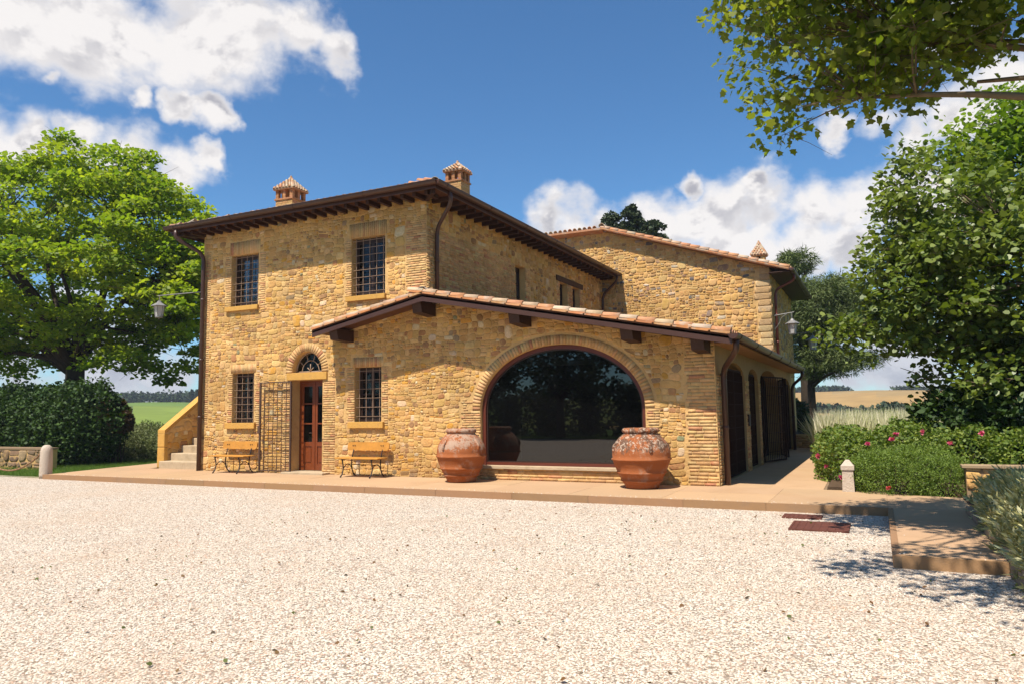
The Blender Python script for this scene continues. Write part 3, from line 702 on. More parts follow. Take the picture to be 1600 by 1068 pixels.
m = MB(); e_ = ellpts(AU, AV, AA-.10, AB-.10, 60); m.quad([(u, D+.165, v) for u, v in [(AU-AA+.10, .505), (AU+AA-.10, .505)]+e_]); m.build('pane', G_big, aw)
m = MB(); m.box((XC+.3, D+4.5, 0.1), (XR-.3, D+4.6, 2.9)); m.box((XC+.3, D+.4, 0.08), (XR-.3, D+4.5, .12)); m.build('room_shade_panel', M_dark, aw)

# side wall of the tall part
sw = MB(); wall_sheet(sw, [(D, 3.4), (YB, 3.4), (YB, 6.97), (D, 6.97)], [rectl(W5), rectl(W6), rectl(W7)], SW, depth=.3)
side_wall = sw.build('side_wall', M_mortar, house)
sbz = [(D+.0, 19.4, 4.3, 6.12), (19.4, 19.69, 4.3, 6.03), (20.37, 20.75, 4.3, 6.03), (23.85, 24.36, 4.3, 6.04), (22.9, 23.15, 4.3, 6.03), (25.05, 25.35, 4.3, 6.03)]
sb = []
for a, b, c, d in sbz: sb += bricks(a, b, c, d, bl=.26, bh=.064, tooth=(.0, .06), hh=.02)
so = [('rect', a, b, c, d) for a, b, c, d in sbz]+[('rect', W5[0], W5[1], W5[2], W5[3]), ('rect', 22.8, 25.4, 6.0, 6.25), ('rect', W6[0], W7[1], 4.4, 6.1)]
ss = rubble((D, YB, 4.1, 6.95), lambda u, v: True, lambda u, v: [(-1, 0, -D), (1, 0, YB), (0, -1, -4.1), (0, 1, 6.95)], so, PAL_F, .024, hh=.018, gap=.006)
lay(ss, SW, M_stone, side_wall, 'stone', 'rubble_stones', 60, lambda p: p['c'][0])
lay(sb, SW, M_brick, side_wall, 'brick', 'brick_courses', 40, lambda p: p['c'][0])
for w_ in (W5, W6, W7): window_unit('window', w_, XC, False, None, house, 1 if w_ is W5 else 1, 3, 'S')
m = MB(); m.bar((XC-.05, 22.85, 6.135), (XC-.05, 25.32, 6.135), .2, .18); m.build('timber_lintel', M_wood_dark, side_wall)
# unseen walls of the tall part
m = MB(); m.quad([(XL, D, 0), (XL, YB, 0), (XL, YB, 6.97), (XL, D, 6.97)]); m.quad([(XL, YB, 0), (XC, YB, 0), (XC, YB, 6.97), (XL, YB, 6.97)]); m.build('rear_wall', M_plaster, house)

# arcade side wall with arched gateways
def archrect(u0, u1, z0, zs, rise, n=10):
    c = (u0+u1)/2; a = (u1-u0)/2
    return [(u0, z0), (u1, z0)]+[(c+a*cos(t), zs+rise*sin(t)) for t in np.linspace(0, pi, n)]
GW = [(15.8, 18.35, 2.3, .35), (18.95, 20.6, 2.35, .28), (20.95, 25.05, 2.3, .42), (25.6, 28.8, 2.3, .36)]
aws = MB(); wall_sheet(aws, [(D+.002, 0), (YA, 0), (YA, 2.9), (D+.002, 2.9)], [archrect(a, b, Z0+.01, c, d) for a, b, c, d in GW], AW, depth=.42)
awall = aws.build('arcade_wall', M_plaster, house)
ao = [('rect', a-.02, b+.02, 0, c+.05) for a, b, c, d in GW]+[('ell', (a+b)/2, c, (b-a)/2+.05, d+.06) for a, b, c, d in GW]
ab = []
for a, b in ((D+.04, 15.8), (18.35, 18.95), (20.6, 20.95), (25.05, 25.6), (28.8, YA)): ab += bricks(a, b, Z0, 2.3, bl=.27, bh=.064, tooth=(.02, .02), hh=.012)
lay(ab, AW, M_brick, awall, 'brick', 'brick_courses', 30, lambda p: p['c'][0])
m = MB(); m.box((XR-.40, D+.6, 0.1), (XR-.36, YA-.1, 2.85)); m.build('room_shade_panel', M_dark, awall)  # black panel close behind the gateways paints the openings dark
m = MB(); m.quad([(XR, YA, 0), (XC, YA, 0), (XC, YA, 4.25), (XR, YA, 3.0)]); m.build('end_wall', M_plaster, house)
def leaf_gate(p0, p1, z0, z1, n, nz, solid=None, name='iron_gate'):
    p0 = Vector((*p0, 0)); p1 = Vector((*p1, 0)); m = MB()
    for p in (p0, p1): m.tube([(p.x, p.y, z0), (p.x, p.y, z1)], .022, 6)
    m.bar((p0.x, p0.y, z0+.02), (p1.x, p1.y, z0+.02), .03, .04); m.bar((p0.x, p0.y, z1-.02), (p1.x, p1.y, z1-.02), .03, .04)
    g = m.build(name, M_gate, house); m = MB()
    for i in range(1, n): p = p0+(p1-p0)*i/n; m.tube([(p.x, p.y, z0), (p.x, p.y, z1)], .009, 5)
    for k in range(1, nz): z = z0+(z1-z0)*k/nz; m.bar((p0.x, p0.y, z), (p1.x, p1.y, z), .012, .012)
    m.build('grille', M_gate, g); return g
leaf_gate((XR-.06, 15.85), (XR-.06, 17.05), .15, 2.5, 12, 9, 1); leaf_gate((XR-.06, 17.1), (XR-.06, 18.3), .15, 2.5, 12, 9, 1)
leaf_gate((XR-.1, 19.0), (XR-.1, 20.55), .15, 2.5, 12, 9)
leaf_gate((XR+.02, 21.15), (XR+.42, 22.55), .15, 2.5, 12, 9, 1); leaf_gate((XR+.02, 24.95), (XR+.38, 23.6), .15, 2.5, 10, 9)
leaf_gate((XR-.06, 26.15), (XR-.06, 27.3), .15, 2.45, 6, 9); leaf_gate((XR-.06, 27.35), (XR-.06, 28.55), .15, 2.45, 6, 9)
m = MB(); m.box((XR+.0, 18.55, 1.2), (XR+.05, 18.72, 1.48)); m.build('wall_box', M_wood_dark, house)

# ------------------------------------------------------------------ roofs
TPAL = [((.46, .22, .11), 5), ((.44, .30, .19), 6), ((.50, .38, .26), 4), ((.36, .19, .11), 3), ((.30, .24, .18), 2)]
def cap_tile(m, p, d, nrm, L=.42, r0=.085, r1=.068, col=DEF, n=6, thick=.014, dome=1.0):
    """half-round tile: p is the lower end centre, d runs up the slope"""
    p = Vector(p); d = Vector(d).normalized(); nrm = Vector(nrm).normalized(); s = d.cross(nrm).normalized(); vs = []
    for q, r in ((0, r0), (L, r1)):
        for rr in (r, r-thick):
            for j in range(n+1):
                t = pi*j/n; vs.append(p+d*q+s*cos(t)*rr+nrm*sin(t)*rr*dome)
    k = n+1; F = []
    for j in range(n):
        F += [(j, j+1, 2*k+j+1, 2*k+j), (k+j+1, k+j, 3*k+j, 3*k+j+1), (j, k+j, k+j+1, j+1), (2*k+j, 2*k+j+1, 3*k+j+1, 3*k+j)]
    m.add(vs, F, col)
def tile_field(part, origin, d, side, nrm, length, width, keep=None, limit_front=0, name='tile', pitch=.205, step=.34):
    """rows of cap tiles over a flat tiled bed; keep(x,y) trims the field"""
    d = Vector(d).normalized(); side = Vector(side).normalized(); nrm = Vector(nrm).normalized(); m = MB()
    for i in range(int(width/pitch)+1):
        for k in range(int(length/step)+1):
            p = Vector(origin)+side*(i*pitch)+d*(k*step-.02)+nrm*(.02+random.uniform(-.004, .006))
            if k*step > length-.1: continue
            if keep and not keep(p.x, p.y): continue
            cap_tile(m, p+side*random.uniform(-.006, .006), d+side*random.uniform(-.015, .015), nrm, .40, col=pick(TPAL), n=5)
    return m.build(name, M_tile, part, False, 'stuff') if m.v else None
# main hip roof
ex0, ex1, ey0, ey1, ez, ps = -17.80, -8.90, 14.17, YB+.02, 6.93, .30
rx = (ex0+ex1)/2; ry = ey0+(ex1-ex0)/2; rz = ez+ps*(ex1-ex0)/2
m = MB(); q = [(ex0, ey0, ez), (ex1, ey0, ez), (ex1, ey1, ez), (ex0, ey1, ez), (rx, ry, rz), (rx, ey1, rz)]
m.add(q, [(0, 1, 4), (1, 2, 5, 4), (3, 0, 4, 5), (2, 3, 5)], (.30, .17, .10))
roof = m.build('roof', M_tile, house)
nf = Vector((0, -ps, 1)).normalized(); ns = Vector((ps, 0, 1)).normalized(); nw = Vector((-ps, 0, 1)).normalized()
tile_field(roof, (ex0+.1, ey0, ez), (0, 1, ps), (1, 0, 0), nf, 4.7, ex1-ex0-.1, keep=lambda x, y: (x-ex0 > y-ey0-.05) and (ex1-x > y-ey0-.05), name='roof_tiles')
tile_field(roof, (ex1, ey0+.1, ez), (-1, 0, ps), (0, 1, 0), ns, 4.6, ey1-ey0-.2, keep=lambda x, y: (y-ey0 > ex1-x-.05), name='roof_tiles')
tile_field(roof, (ex0, ey0+.1, ez), (1, 0, ps), (0, 1, 0), nw, 4.6, ey1-ey0-.2, keep=lambda x, y: (y-ey0 > x-ex0-.05), name='roof_tiles')
m = MB()
for a, sx in (((ex1, ey0), -1), ((ex0, ey0), 1)):
    for k in range(16): cap_tile(m, (a[0]+sx*k*.28, a[1]+k*.28, ez+k*.28*ps+.03), (sx, 1, ps), (0, 0, 1), .44, .11, .09, pick(TPAL), 6)
for k in range(26): cap_tile(m, (rx, ry+k*.34, rz+.03), (0, 1, 0), (0, 0, 1), .42, .11, .09, pick(TPAL), 6)
m.build('ridge_tiles', M_tile, roof, False, 'stuff')
# soffit and rafters
m = MB(); m.box((ex0+.04, ey0+.05, ez-.075), (ex1-.04, D, ez-.05)); m.box((XC, D, ez-.075), (ex1-.04, ey1, ez-.05)); m.box((ex0+.04, D, ez-.075), (XL, ey1, ez-.05)); m.build('soffit', M_soffit, house)
def rafter(a, b, parent=house): mm = MB(); mm.bar(a, b, .09, .10); mm.build('rafter', M_wood_dark, parent)
n = 25
for i in range(n): x = ex0+.35+(ex1-ex0-.7)*i/(n-1); rafter((x, ey0+.14, ez-.14), (x, D, ez-.14))
for i in range(34): y = D+.25+(ey1-D-.5)*i/29; rafter((ex1-.14, y, ez-.14), (XC, y, ez-.14))
for s_ in (1, -1):
    a = (ex1-.14, ey0+.14) if s_ == 1 else (ex0+.14, ey0+.14); b = (XC, D) if s_ == 1 else (XL, D)
    rafter((*a, ez-.15), (*b, ez-.15))
def half_gutter(name, a, b, r=.085, parent=house, mat=M_gutter, out=(0, -1, 0), up=.0):
    """half-round gutter with rolled lip and brackets"""
    a = Vector(a); b = Vector(b); d = (b-a).normalized(); o_ = Vector(out); m = MB(); n_ = 10
    ang = [pi+pi*j/n_ for j in range(n_+1)]
    for rr in (r, r-.006):
        k = len(m.v)
        for p in (a, b):
            for t in ang: q_ = p+o_*cos(t)*-rr+Vector((0, 0, 1))*sin(t)*rr; m.v.append(tuple(q_))
        for j in range(n_): m.f.append([k+j, k+j+1, k+n_+1+j+1, k+n_+1+j]); m.c.append(DEF)
    m.tube([a+o_*r, b+o_*r], .011, 6); m.tube([a-o_*r, b-o_*r], .008, 6)
    for p in (a, b): m.quad([p+o_*cos(t)*-r+Vector((0, 0, 1))*sin(t)*r for t in ang])
    L = (b-a).length
    for i in range(int(L/2.2)+1):
        p = a+d*(.4+i*2.2)
        if (p-a).length < L: m.tube([p+o_*cos(t)*-(r+.006)+Vector((0, 0, 1))*sin(t)*(r+.006) for t in ang], .007, 4)
    return m.build(name, mat, parent, False)
m = MB(); m.box((ex0, ey0+.02, ez-.12), (ex1, ey0+.05, ez+.0)); m.box((ex1-.05, ey0+.05, ez-.12), (ex1-.02, ey1, ez+.0)); m.box((ex0+.02, ey0+.05, ez-.17), (ex0+.05, ey1, ez)); m.build('fascia', M_gutter, house)
half_gutter('gutter', (ex0-.09, ey0-.075, ez+.025), (ex1+.09, ey0-.075, ez+.025), .09)
half_gutter('gutter', (ex1+.075, ey0-.09, ez+.025), (ex1+.075, ey1, ez+.025), .09, out=(1, 0, 0))
half_gutter('gutter', (ex0-.075, ey0-.09, ez+.025), (ex0-.075, ey1, ez+.025), .09, out=(-1, 0, 0))
def bend(pts, n=5, k=.35):
    P = [Vector(p) for p in pts]; out = [P[0]]
    for i in range(1, len(P)-1):
        a, b, c = P[i-1], P[i], P[i+1]; d1 = min(k, (a-b).length*.45); d2 = min(k, (c-b).length*.45)
        s = b+(a-b).normalized()*d1; e = b+(c-b).normalized()*d2
        for j in range(n+1): t = j/n; out.append(s*(1-t)**2+b*2*t*(1-t)+e*t*t)
    out.append(P[-1]); return out
def downpipe(pts, r=.048, mat=M_gutter, parent=house, collars=(2., 4.)):
    m = MB(); m.tube(bend(pts, 6, .22), r, 12)
    x, y, _ = pts[-1]
    for z in collars: m.tube([(x, y, z-.03), (x, y, z+.03)], r+.008, 12); m.tube([(x, y, z), (x, y+.12, z)] if abs(y-D) < .3 else [(x, y, z), (x-.12, y, z)], .008, 5)
    return m.build('downpipe', mat, parent, True)
downpipe([(-17.45, ey0-.075, ez-.1), (-17.45, ey0-.075, ez-.32), (-17.02, D-.1, ez-.72), (-17.02, D-.1, Z0)], .058, collars=(1.6, 3.2, 4.9))
downpipe([(ex1+.075, D-.1, ez-.1), (ex1+.075, D-.05, ez-.35), (XC+.08, D+.35, ez-.8), (XC+.08, D+.35, 4.1)], .05, collars=(5.3,))
downpipe([(ex1+.075, YB-.3, ez-.1), (ex1+.075, YB-.3, ez-.3), (XC+.1, YB-.25, ez-.8), (XC+.1, YB-.25, 4.1)], .05, collars=(5.3,))

# arcade wing roof
ay0 = D-.76; axr = -2.40; axl = -12.42
def az(x): return gable_z(x, .06)
m = MB()
for (xa, xb, y0, y1) in ((-9.2, axr, ay0, YA+.1), (axl, -9.2, ay0, D-.005)):
    m.add([(xa, y0, az(xa)-.03), (xb, y0, az(xb)-.03), (xb, y1, az(xb)-.03), (xa, y1, az(xa)-.03), (xa, y0, az(xa)-.10), (xb, y0, az(xb)-.10), (xb, y1, az(xb)-.10), (xa, y1, az(xa)-.10)], [(0, 1, 2, 3), (7, 6, 5, 4), (0, 1, 5, 4), (1, 2, 6, 5), (2, 3, 7, 6), (3, 0, 4, 7)], (.30, .15, .08))
wroof = m.build('wing_roof', M_soffit, house)
nr = Vector((.197, 0, 1)).normalized(); nl = Vector((-.2, 0, 1)).normalized()
dr = Vector((-1, 0, .197)).normalized(); dl = Vector((1, 0, .2)).normalized()
# verge: a row of cap tiles over a row of orange channel tiles, each its own piece
ORG = [((.52, .22, .09), 4), ((.50, .26, .12), 2)]
def verge(x0, x1, d, nrm, rows, sgn):
    L = abs(x1-x0)/abs(d.x); n_ = int(L/.365)
    for k in range(n_+1):
        p = Vector((x0, ay0+.07, az(x0)-.01))+d*(k*.365)
        mm = MB(); cap_tile(mm, p+nrm*.045+Vector((0, random.uniform(-.012, .012), 0)), d+nrm*-.035, nrm, .43, .082, .068, pick(TPAL[:3]), 8); mm.build('verge_tile', M_tile, wroof, True)
        mm = MB(); a = p-nrm*.012; s = Vector((0, 1, 0)); c_ = pick(ORG); off = nrm*.02
        mm.hexa([a-s*.10, a-s*.10+d*.40, a+s*.12+d*.40, a+s*.12, a-s*.10+nrm*.045+off*.6, a-s*.10+d*.40+nrm*.028, a+s*.12+d*.40+nrm*.028, a+s*.12+nrm*.045+off*.6], c_); mm.build('verge_tile', M_tile, wroof)
verge(axr+.02, -9.2, dr, nr, 0, 1); verge(axl-.0, -9.35, dl, nl, 0, -1)
tile_field(wroof, (axr, ay0+.30, az(axr)-.02), dr, (0, 1, 0), nr, 7.2, YA-ay0-.2, keep=lambda x, y: x > XC+.02 or y < D-.05, name='roof_tiles')
tile_field(wroof, (axl, ay0+.30, az(axl)-.02), dl, (0, 1, 0), nl, 3.2, .34, name='roof_tiles')
m = MB()
for k in range(3): cap_tile(m, (-9.2, ay0-.0+k*.36, az(-9.2)+.02), (0, 1, -.02), (0, 0, 1), .42, .125, .10, pick(TPAL), 8)
m.build('ridge_tiles', M_tile, wroof, True)
# verge board and purlin ends
m = MB()
for xa, xb in ((-9.2, axr+.05), (axl, -9.2)):
    m.hexa([(xa, ay0+.0, az(xa)-.20), (xb, ay0+.0, az(xb)-.20), (xb, ay0+.045, az(xb)-.20), (xa, ay0+.045, az(xa)-.20), (xa, ay0+.0, az(xa)-.055), (xb, ay0, az(xb)-.055), (xb, ay0+.045, az(xb)-.055), (xa, ay0+.045, az(xa)-.055)])
m.build('verge_board', M_gutter, wroof)
for x in (-11.85, -9.42, -6.92, -4.42, -3.02):
    mm = MB(); z = min(az(x-.13), az(x+.13))-.105
    mm.hexa([(x-.125, ay0+.16, z-.26), (x+.125, ay0+.16, z-.26), (x+.125, D+.1, z-.30), (x-.125, D+.1, z-.30), (x-.125, ay0+.08, z), (x+.125, ay0+.08, z), (x+.125, D+.1, z), (x-.125, D+.1, z)])
    mm.build('purlin_end', M_wood_dark, wroof)
m = MB(); m.box((XR, D, az(axr)-.13), (axr, YA, az(axr)-.105)); m.build('soffit', M_soffit_l, wroof)
half_gutter('gutter', (axr+.085, ay0-.06, az(axr)-.02), (axr+.085, YA-1.0, az(axr)-.02), .095, out=(1, 0, 0))
downpipe([(axr+.085, ay0+.25, az(axr)-.1), (axr+.085, ay0+.25, az(axr)-.30), (XR+.10, D+.30, az(axr)-.62), (XR+.10, D+.30, Z0)], .058, collars=(1.25, 2.3))
downpipe([(axr+.085, YA-1.1, az(axr)-.1), (axr+.085, YA-1.1, az(axr)-.3), (XR+.10, YA-.75, az(axr)-.6), (XR+.10, YA-.75, Z0)], .055, collars=(1.3,))

# chimneys
def chimney(x, y, zb, zc, zt, w_, rot, npill=3, parent=house, simple=False):
    R_ = Matrix.Rotation(rot, 3, 'Z')
    def P(a, b, z): v = R_ @ Vector((a, b, 0)); return (x+v.x, y+v.y, z)
    m = MB(); h = w_/2
    def bx(m, a0, a1, b0, b1, z0, z1, col=DEF): m.hexa([P(a0, b0, z0), P(a1, b0, z0), P(a1, b1, z0), P(a0, b1, z0), P(a0, b0, z1), P(a1, b0, z1), P(a1, b1, z1), P(a0, b1, z1)], col)
    z = zb; k = 0
    bx(m, -h+.02, h-.02, -h+.02, h-.02, zb, zc, (.38, .27, .17))
    while z < zc-.01:
        for f in range(4):
            A = Matrix.Rotation(f*pi/2, 3, 'Z'); u = -h+(0 if (k+f) % 2 else .0)
            while u < h-.02:
                L = min(random.uniform(.16, .26), h-u); v0 = A @ Vector((u+.004, -h-.0, 0)); v1 = A @ Vector((u+L-.004, -h+.03, 0))
                bx(m, min(v0.x, v1.x), max(v0.x, v1.x), min(v0.y, v1.y), max(v0.y, v1.y), z+.004, min(z+.066, zc), pick(PAL_B)); u += L
        z += .07; k += 1
    stack = m.build('chimney', M_brick, parent)
    if not simple:
        m = MB(); bx(m, -h-.03, h+.03, -h-.03, h+.03, zc, zc+.045, (.42, .2, .1)); ph = .26
        for i in range(npill):
            for j in range(npill):
                if 0 < i < npill-1 and 0 < j < npill-1: continue
                cx_ = -h+.05+(w_-.10)*i/(npill-1); cy_ = -h+.05+(w_-.10)*j/(npill-1)
                for b in range(4): bx(m, cx_-.05, cx_+.05, cy_-.05, cy_+.05, zc+.047+b*.063, zc+.047+b*.063+.057, jit((.46, .21, .10), .15))
        m.build('chimney_lantern', M_brick, stack); z1 = zc+.30
    else:
        m = MB(); bx(m, -h*.35, h*.35, -h-.005, -h+.01, zc-.18, zc-.04, (.04, .03, .02)); m.build('vent', M_dark, stack); z1 = zc
    m = MB(); e = h+.055; n_ = 6
    bx(m, -e, e, -e, e, z1, z1+.03, (.45, .24, .13))
    for k in range(n_):
        a = e*(1-k/n_)+.01; b = e*(1-(k+1)/n_)+.03; za = z1+.03+(zt-z1-.03)*k/n_; zb_ = z1+.03+(zt-z1-.03)*(k+1)/n_
        m.hexa([P(-a, -a, za), P(a, -a, za), P(a, a, za), P(-a, a, za), P(-b, -b, zb_), P(b, -b, zb_), P(b, b, zb_), P(-b, b, zb_)], pick(TPAL[:3]))
        for f in range(4):
            A = Matrix.Rotation(f*pi/2, 3, 'Z')
            for i in range(max(1, int(a*2/.11))):
                u = -a+.055+i*.11
                if abs(u) > a-.04: continue
                v = R_ @ (A @ Vector((u, -a, 0))); d_ = R_ @ (A @ Vector((0, a-b, 0))); dd = Vector((d_.x, d_.y, zb_-za))
                nn = (R_ @ (A @ Vector((1, 0, 0)))).cross(dd)
                cap_tile(m, (x+v.x, y+v.y, za+.01), dd, nn, dd.length*1.05, .042, .034, pick(TPAL[:3]), 4)
    m.tube([P(0, 0, zt-.05), P(0, 0, zt+.09)], [.055, .03], 6, (.45, .27, .15))
    m.build('chimney_cap', M_tile, stack)
chimney(-15.1, 16.1, 7.3, 7.82, 8.52, .60, radians(4))
chimney(-10.6, 18.1, 7.3, 8.24, 8.84, .52, radians(0))

# ------------------------------------------------------------------ rear house
rear = thing('rear_farmhouse', 'taller ochre stone house behind the farmhouse with low tiled gable and one small chimney', 'house', (-7, YB, 0))
RX0, RX1, RY0, RY1 = -12.6, -3.2, YB+.03, 34.8
RW = lambda u, v, h: (u, RY0-h, v)
def rzt(x, d=0): return 8.72+d-(.333*(x+9.4) if x > -9.4 else 0)
m = MB(); wall_sheet(m, [(RX0, 0), (RX1, 0), (RX1, rzt(RX1)), (-9.4, rzt(-9.4)), (RX0, rzt(RX0))], [], RW)
rwall = m.build('gable_wall', M_mortar, rear)
rb_ = [(RX1-.34, RX1, 3.6, 6.55)]
q = []
for k in range(14): 
    z = 3.4+k*.235; L = random.uniform(.34, .6); q.append(dict(P=[(RX1-L, z), (RX1, z), (RX1, z+.222), (RX1-L, z+.222)], c=(RX1-L/2, z+.11), A=.1, h=.02, col=pick([((.52, .37, .2), 1), ((.46, .31, .15), 1)]), dome=True))
rs = rubble((RX0, RX1-.02, 3.3, 8.7), lambda u, v: v < rzt(u)-.04, lambda u, v: [(-1, 0, -RX0), (1, 0, RX1)] + ([(.333/1.054, 1/1.054, (8.70+.333*-9.4)/1.054)] if u > -9.4 else [(0, 1, 8.7)]), [('rect', RX1-.5, RX1+.1, 3.3, 6.62)], PAL_R, .026, gap=.010, hh=.020, course=.34, flat=.06)
lay(rs+q, RW, M_stone, rwall, 'stone', 'rubble_stones', 300)
m = MB(); m.quad([(RX1, RY0, 0), (RX1, RY1, 0), (RX1, RY1, rzt(RX1)), (RX1, RY0, rzt(RX1))]); m.quad([(RX0, RY1, 0), (RX1, RY1, 0), (RX1, RY1, rzt(RX1)), (-9.4, RY1, 8.7), (RX0, RY1, 7.)]); m.quad([(RX0, RY0, 0), (RX0, RY1, 0), (RX0, RY1, 7.), (RX0, RY0, 8.7)])
rsw = m.build('side_wall', M_mortar, rear)
RS = lambda u, v, h: (RX1+h, u, v)
rs2 = rubble((RY0+.02, RY1, 2.9, 6.6), lambda u, v: True, lambda u, v: [(-1, 0, -RY0-.02), (1, 0, RY1), (0, -1, -2.9), (0, 1, 6.6)], [], PAL_R, .045, gap=.012, hh=.022)
lay(rs2, RS, M_stone, rsw, 'stone', 'rubble_stones', 0)
ro = .36; rxe = -2.5
m = MB(); y0 = RY0-ro
m.add([(-9.4, y0, rzt(-9.4)+.10), (rxe, y0, rzt(rxe)+.10), (rxe, RY1+.4, rzt(rxe)+.10), (-9.4, RY1+.4, rzt(-9.4)+.10), (-9.4, y0, rzt(-9.4)+.02), (rxe, y0, rzt(rxe)+.02), (rxe, RY1+.4, rzt(rxe)+.02), (-9.4, RY1+.4, rzt(-9.4)+.02)], [(0, 1, 2, 3), (7, 6, 5, 4), (0, 1, 5, 4), (1, 2, 6, 5), (2, 3, 7, 6)], (.40, .19, .10))
m.add([(RX0-.3, y0, 8.82), (-9.4, y0, 8.82), (-9.4, RY1+.4, 7.1), (RX0-.3, RY1+.4, 7.1), (RX0-.3, y0, 8.74), (-9.4, y0, 8.74), (-9.4, RY1+.4, 7.0), (RX0-.3, RY1+.4, 7.0)], [(0, 1, 2, 3), (7, 6, 5, 4), (0, 1, 5, 4), (2, 3, 7, 6), (3, 0, 4, 7)], (.40, .19, .10))
rroof = m.build('roof', M_tile, rear)
d2 = Vector((-1, 0, .333)).normalized(); n2_ = Vector((.333, 0, 1)).normalized()
for k in range(20):
    p = Vector((rxe, y0+.09, rzt(rxe)+.12))+d2*(k*.365); mm = MB(); cap_tile(mm, p, d2-n2_*.03, n2_, .43, .10, .08, pick(TPAL[:3]), 6); mm.build('verge_tile', M_tile, rroof, True)
    mm = MB(); a = p-n2_*.035; s = Vector((0, 1, 0)); mm.hexa([a-s*.10-n2_*.035, a-s*.10+d2*.355-n2_*.035, a+s*.1+d2*.355-n2_*.035, a+s*.1-n2_*.035, a-s*.10, a-s*.10+d2*.355, a+s*.1+d2*.355, a+s*.1], pick(ORG)); mm.build('verge_tile', M_tile, rroof)
for k in range(15):
    x = -9.7-k*.21; mm = MB(); cap_tile(mm, (x, y0-.01, 8.84), (0, 1, -.23), (0, 0, 1), .42, .085, .07, pick(TPAL[:3]), 6); mm.build('eave_tile', M_tile, rroof, True)
tile_field(rroof, (rxe, y0+.3, rzt(rxe)+.10), d2, (0, 1, 0), n2_, 7.2, RY1-y0, name='roof_tiles')
m = MB()
for k in range(10): cap_tile(m, (-9.4, y0-.03+k*.36, 8.87), (0, 1, 0), (0, 0, 1), .42, .125, .10, pick(TPAL), 6)
m.build('ridge_tiles', M_tile, rroof, True)
m = MB(); m.box((RX1, RY0-.3, 6.40), (rxe+.0, RY1+.4, 6.43)); m.build('soffit', M_wood_dark, rear)
half_gutter('gutter', (rxe+.07, y0-.05, rzt(rxe)+.08), (rxe+.07, RY1+.4, rzt(rxe)+.08), .09, rear, out=(1, 0, 0))
downpipe([(rxe+.07, RY0+.5, 6.4), (rxe+.07, RY0+.5, 6.2), (RX1+.1, RY0+.5, 5.9), (RX1+.1, RY0+.5, 3.1)], .05, M_pipe_red, rear, (5., 4.))
chimney(-3.75, 29.3, 6.6, 7.42, 7.95, .44, 0, parent=rear, simple=True)

# ------------------------------------------------------------------ outside stair
stair = thing('stone_staircase', 'outside stone stair with sloping parapet rising along the left end of the farmhouse', 'stairs', (-18.2, 15.3, Z0))
for i in range(9):
    m = MB(); y0_ = 15.0+.385*i; m.box((-19.02, y0_, Z0-.02 if i == 0 else Z0+.21*i-.02), (XL-.005, y0_+.385+.05, Z0+.21*(i+1))); o = m.build('step', M_step, stair)
    bv = o.modifiers.new('bevel', 'BEVEL'); bv.width = .02; bv.segments = 2
m = MB(); m.hexa([(-19.29, 15.2, 0), (-19.03, 15.2, 0), (-19.03, 18.8, 0), (-19.29, 18.8, 0), (-19.29, 15.2, 1.13), (-19.03, 15.2, 1.13), (-19.03, 18.8, 3.75), (-19.29, 18.8, 3.75)]); par = m.build('parapet', M_mortar, stair)
m = MB(); m.hexa([(-19.31, 15.17, 1.13), (-19.01, 15.17, 1.13), (-19.01, 18.8, 3.77), (-19.31, 18.8, 3.77), (-19.31, 15.17, 1.23), (-19.01, 15.17, 1.23), (-19.01, 18.8, 3.88), (-19.31, 18.8, 3.88)]); m.build('coping', M_sill, par)
SP = lambda u, v, h: (-19.03+h, u, v)
lay(rubble((15.2, 18.8, Z0, 3.7), lambda u, v: v < 1.1+(u-15.2)*.73-.05, lambda u, v: [(-1, 0, -15.2), (0, -1, -Z0), (-.73/1.238, 1/1.238, (1.1-15.2*.73)/1.238)], [], PAL_F, .03, gap=.006), SP, M_stone, par, 'stone', 'rubble_stones', 20)
for z0, z1, c in ((Z0, .72, (.48, .31, .11)), (.73, 1.125, (.42, .26, .12))):
    stone_block('quoin', (-19.315, 15.165, z0), (-19.015, 15.3, z1), M_sill, par, .02)
m = MB(); m.box((-19.29, 15.3, 0), (-17.2, 18.8, .3)); 

# ------------------------------------------------------------------ foliage helpers
SHAPES = {
 'diamond': (np.array([(0, 0), (.5, .42), (0, 1), (-.5, .42)]), np.array([0, .06, 0, .06])),
 'oval': (np.array([(0, 0), (.3, .2), (.36, .55), (0, 1), (-.36, .55), (-.3, .2)]), np.array([0, .05, .06, -.04, .06, .05])),
 'round': (np.array([(0, 0), (.38, .22), (.36, .66), (0, 1), (-.36, .66), (-.38, .22)]), np.array([0, .07, .02, -.07, .02, .07])),
 'long': (np.array([(0, 0), (.16, .48), (0, 1), (-.16, .48)]), np.array([0, .04, -.04, .04])),
 'lobed': (np.array([(0, 0), (.20, .06), (.44, .20), (.34, .40), (.45, .62), (.20, .70), (0, 1), (-.20, .70), (-.45, .62), (-.34, .40), (-.44, .20), (-.20, .06)]), np.array([0, .02, .1, .03, .04, .0, -.08, .0, .04, .03, .1, .02])),
 'blade': (np.array([(-.03, 0), (.03, 0), (0, 1)]), np.array([0, 0, 0])),
 'kite': (np.array([(0, 0), (.46, .30), (.30, .68), (0, 1), (-.34, .66), (-.44, .28)]), np.array([0, .07, .03, -.06, .03, .07])),
 'needle': (np.array([(-.09, 0), (.09, 0), (0, 1)]), np.array([0, 0, 0])),
}
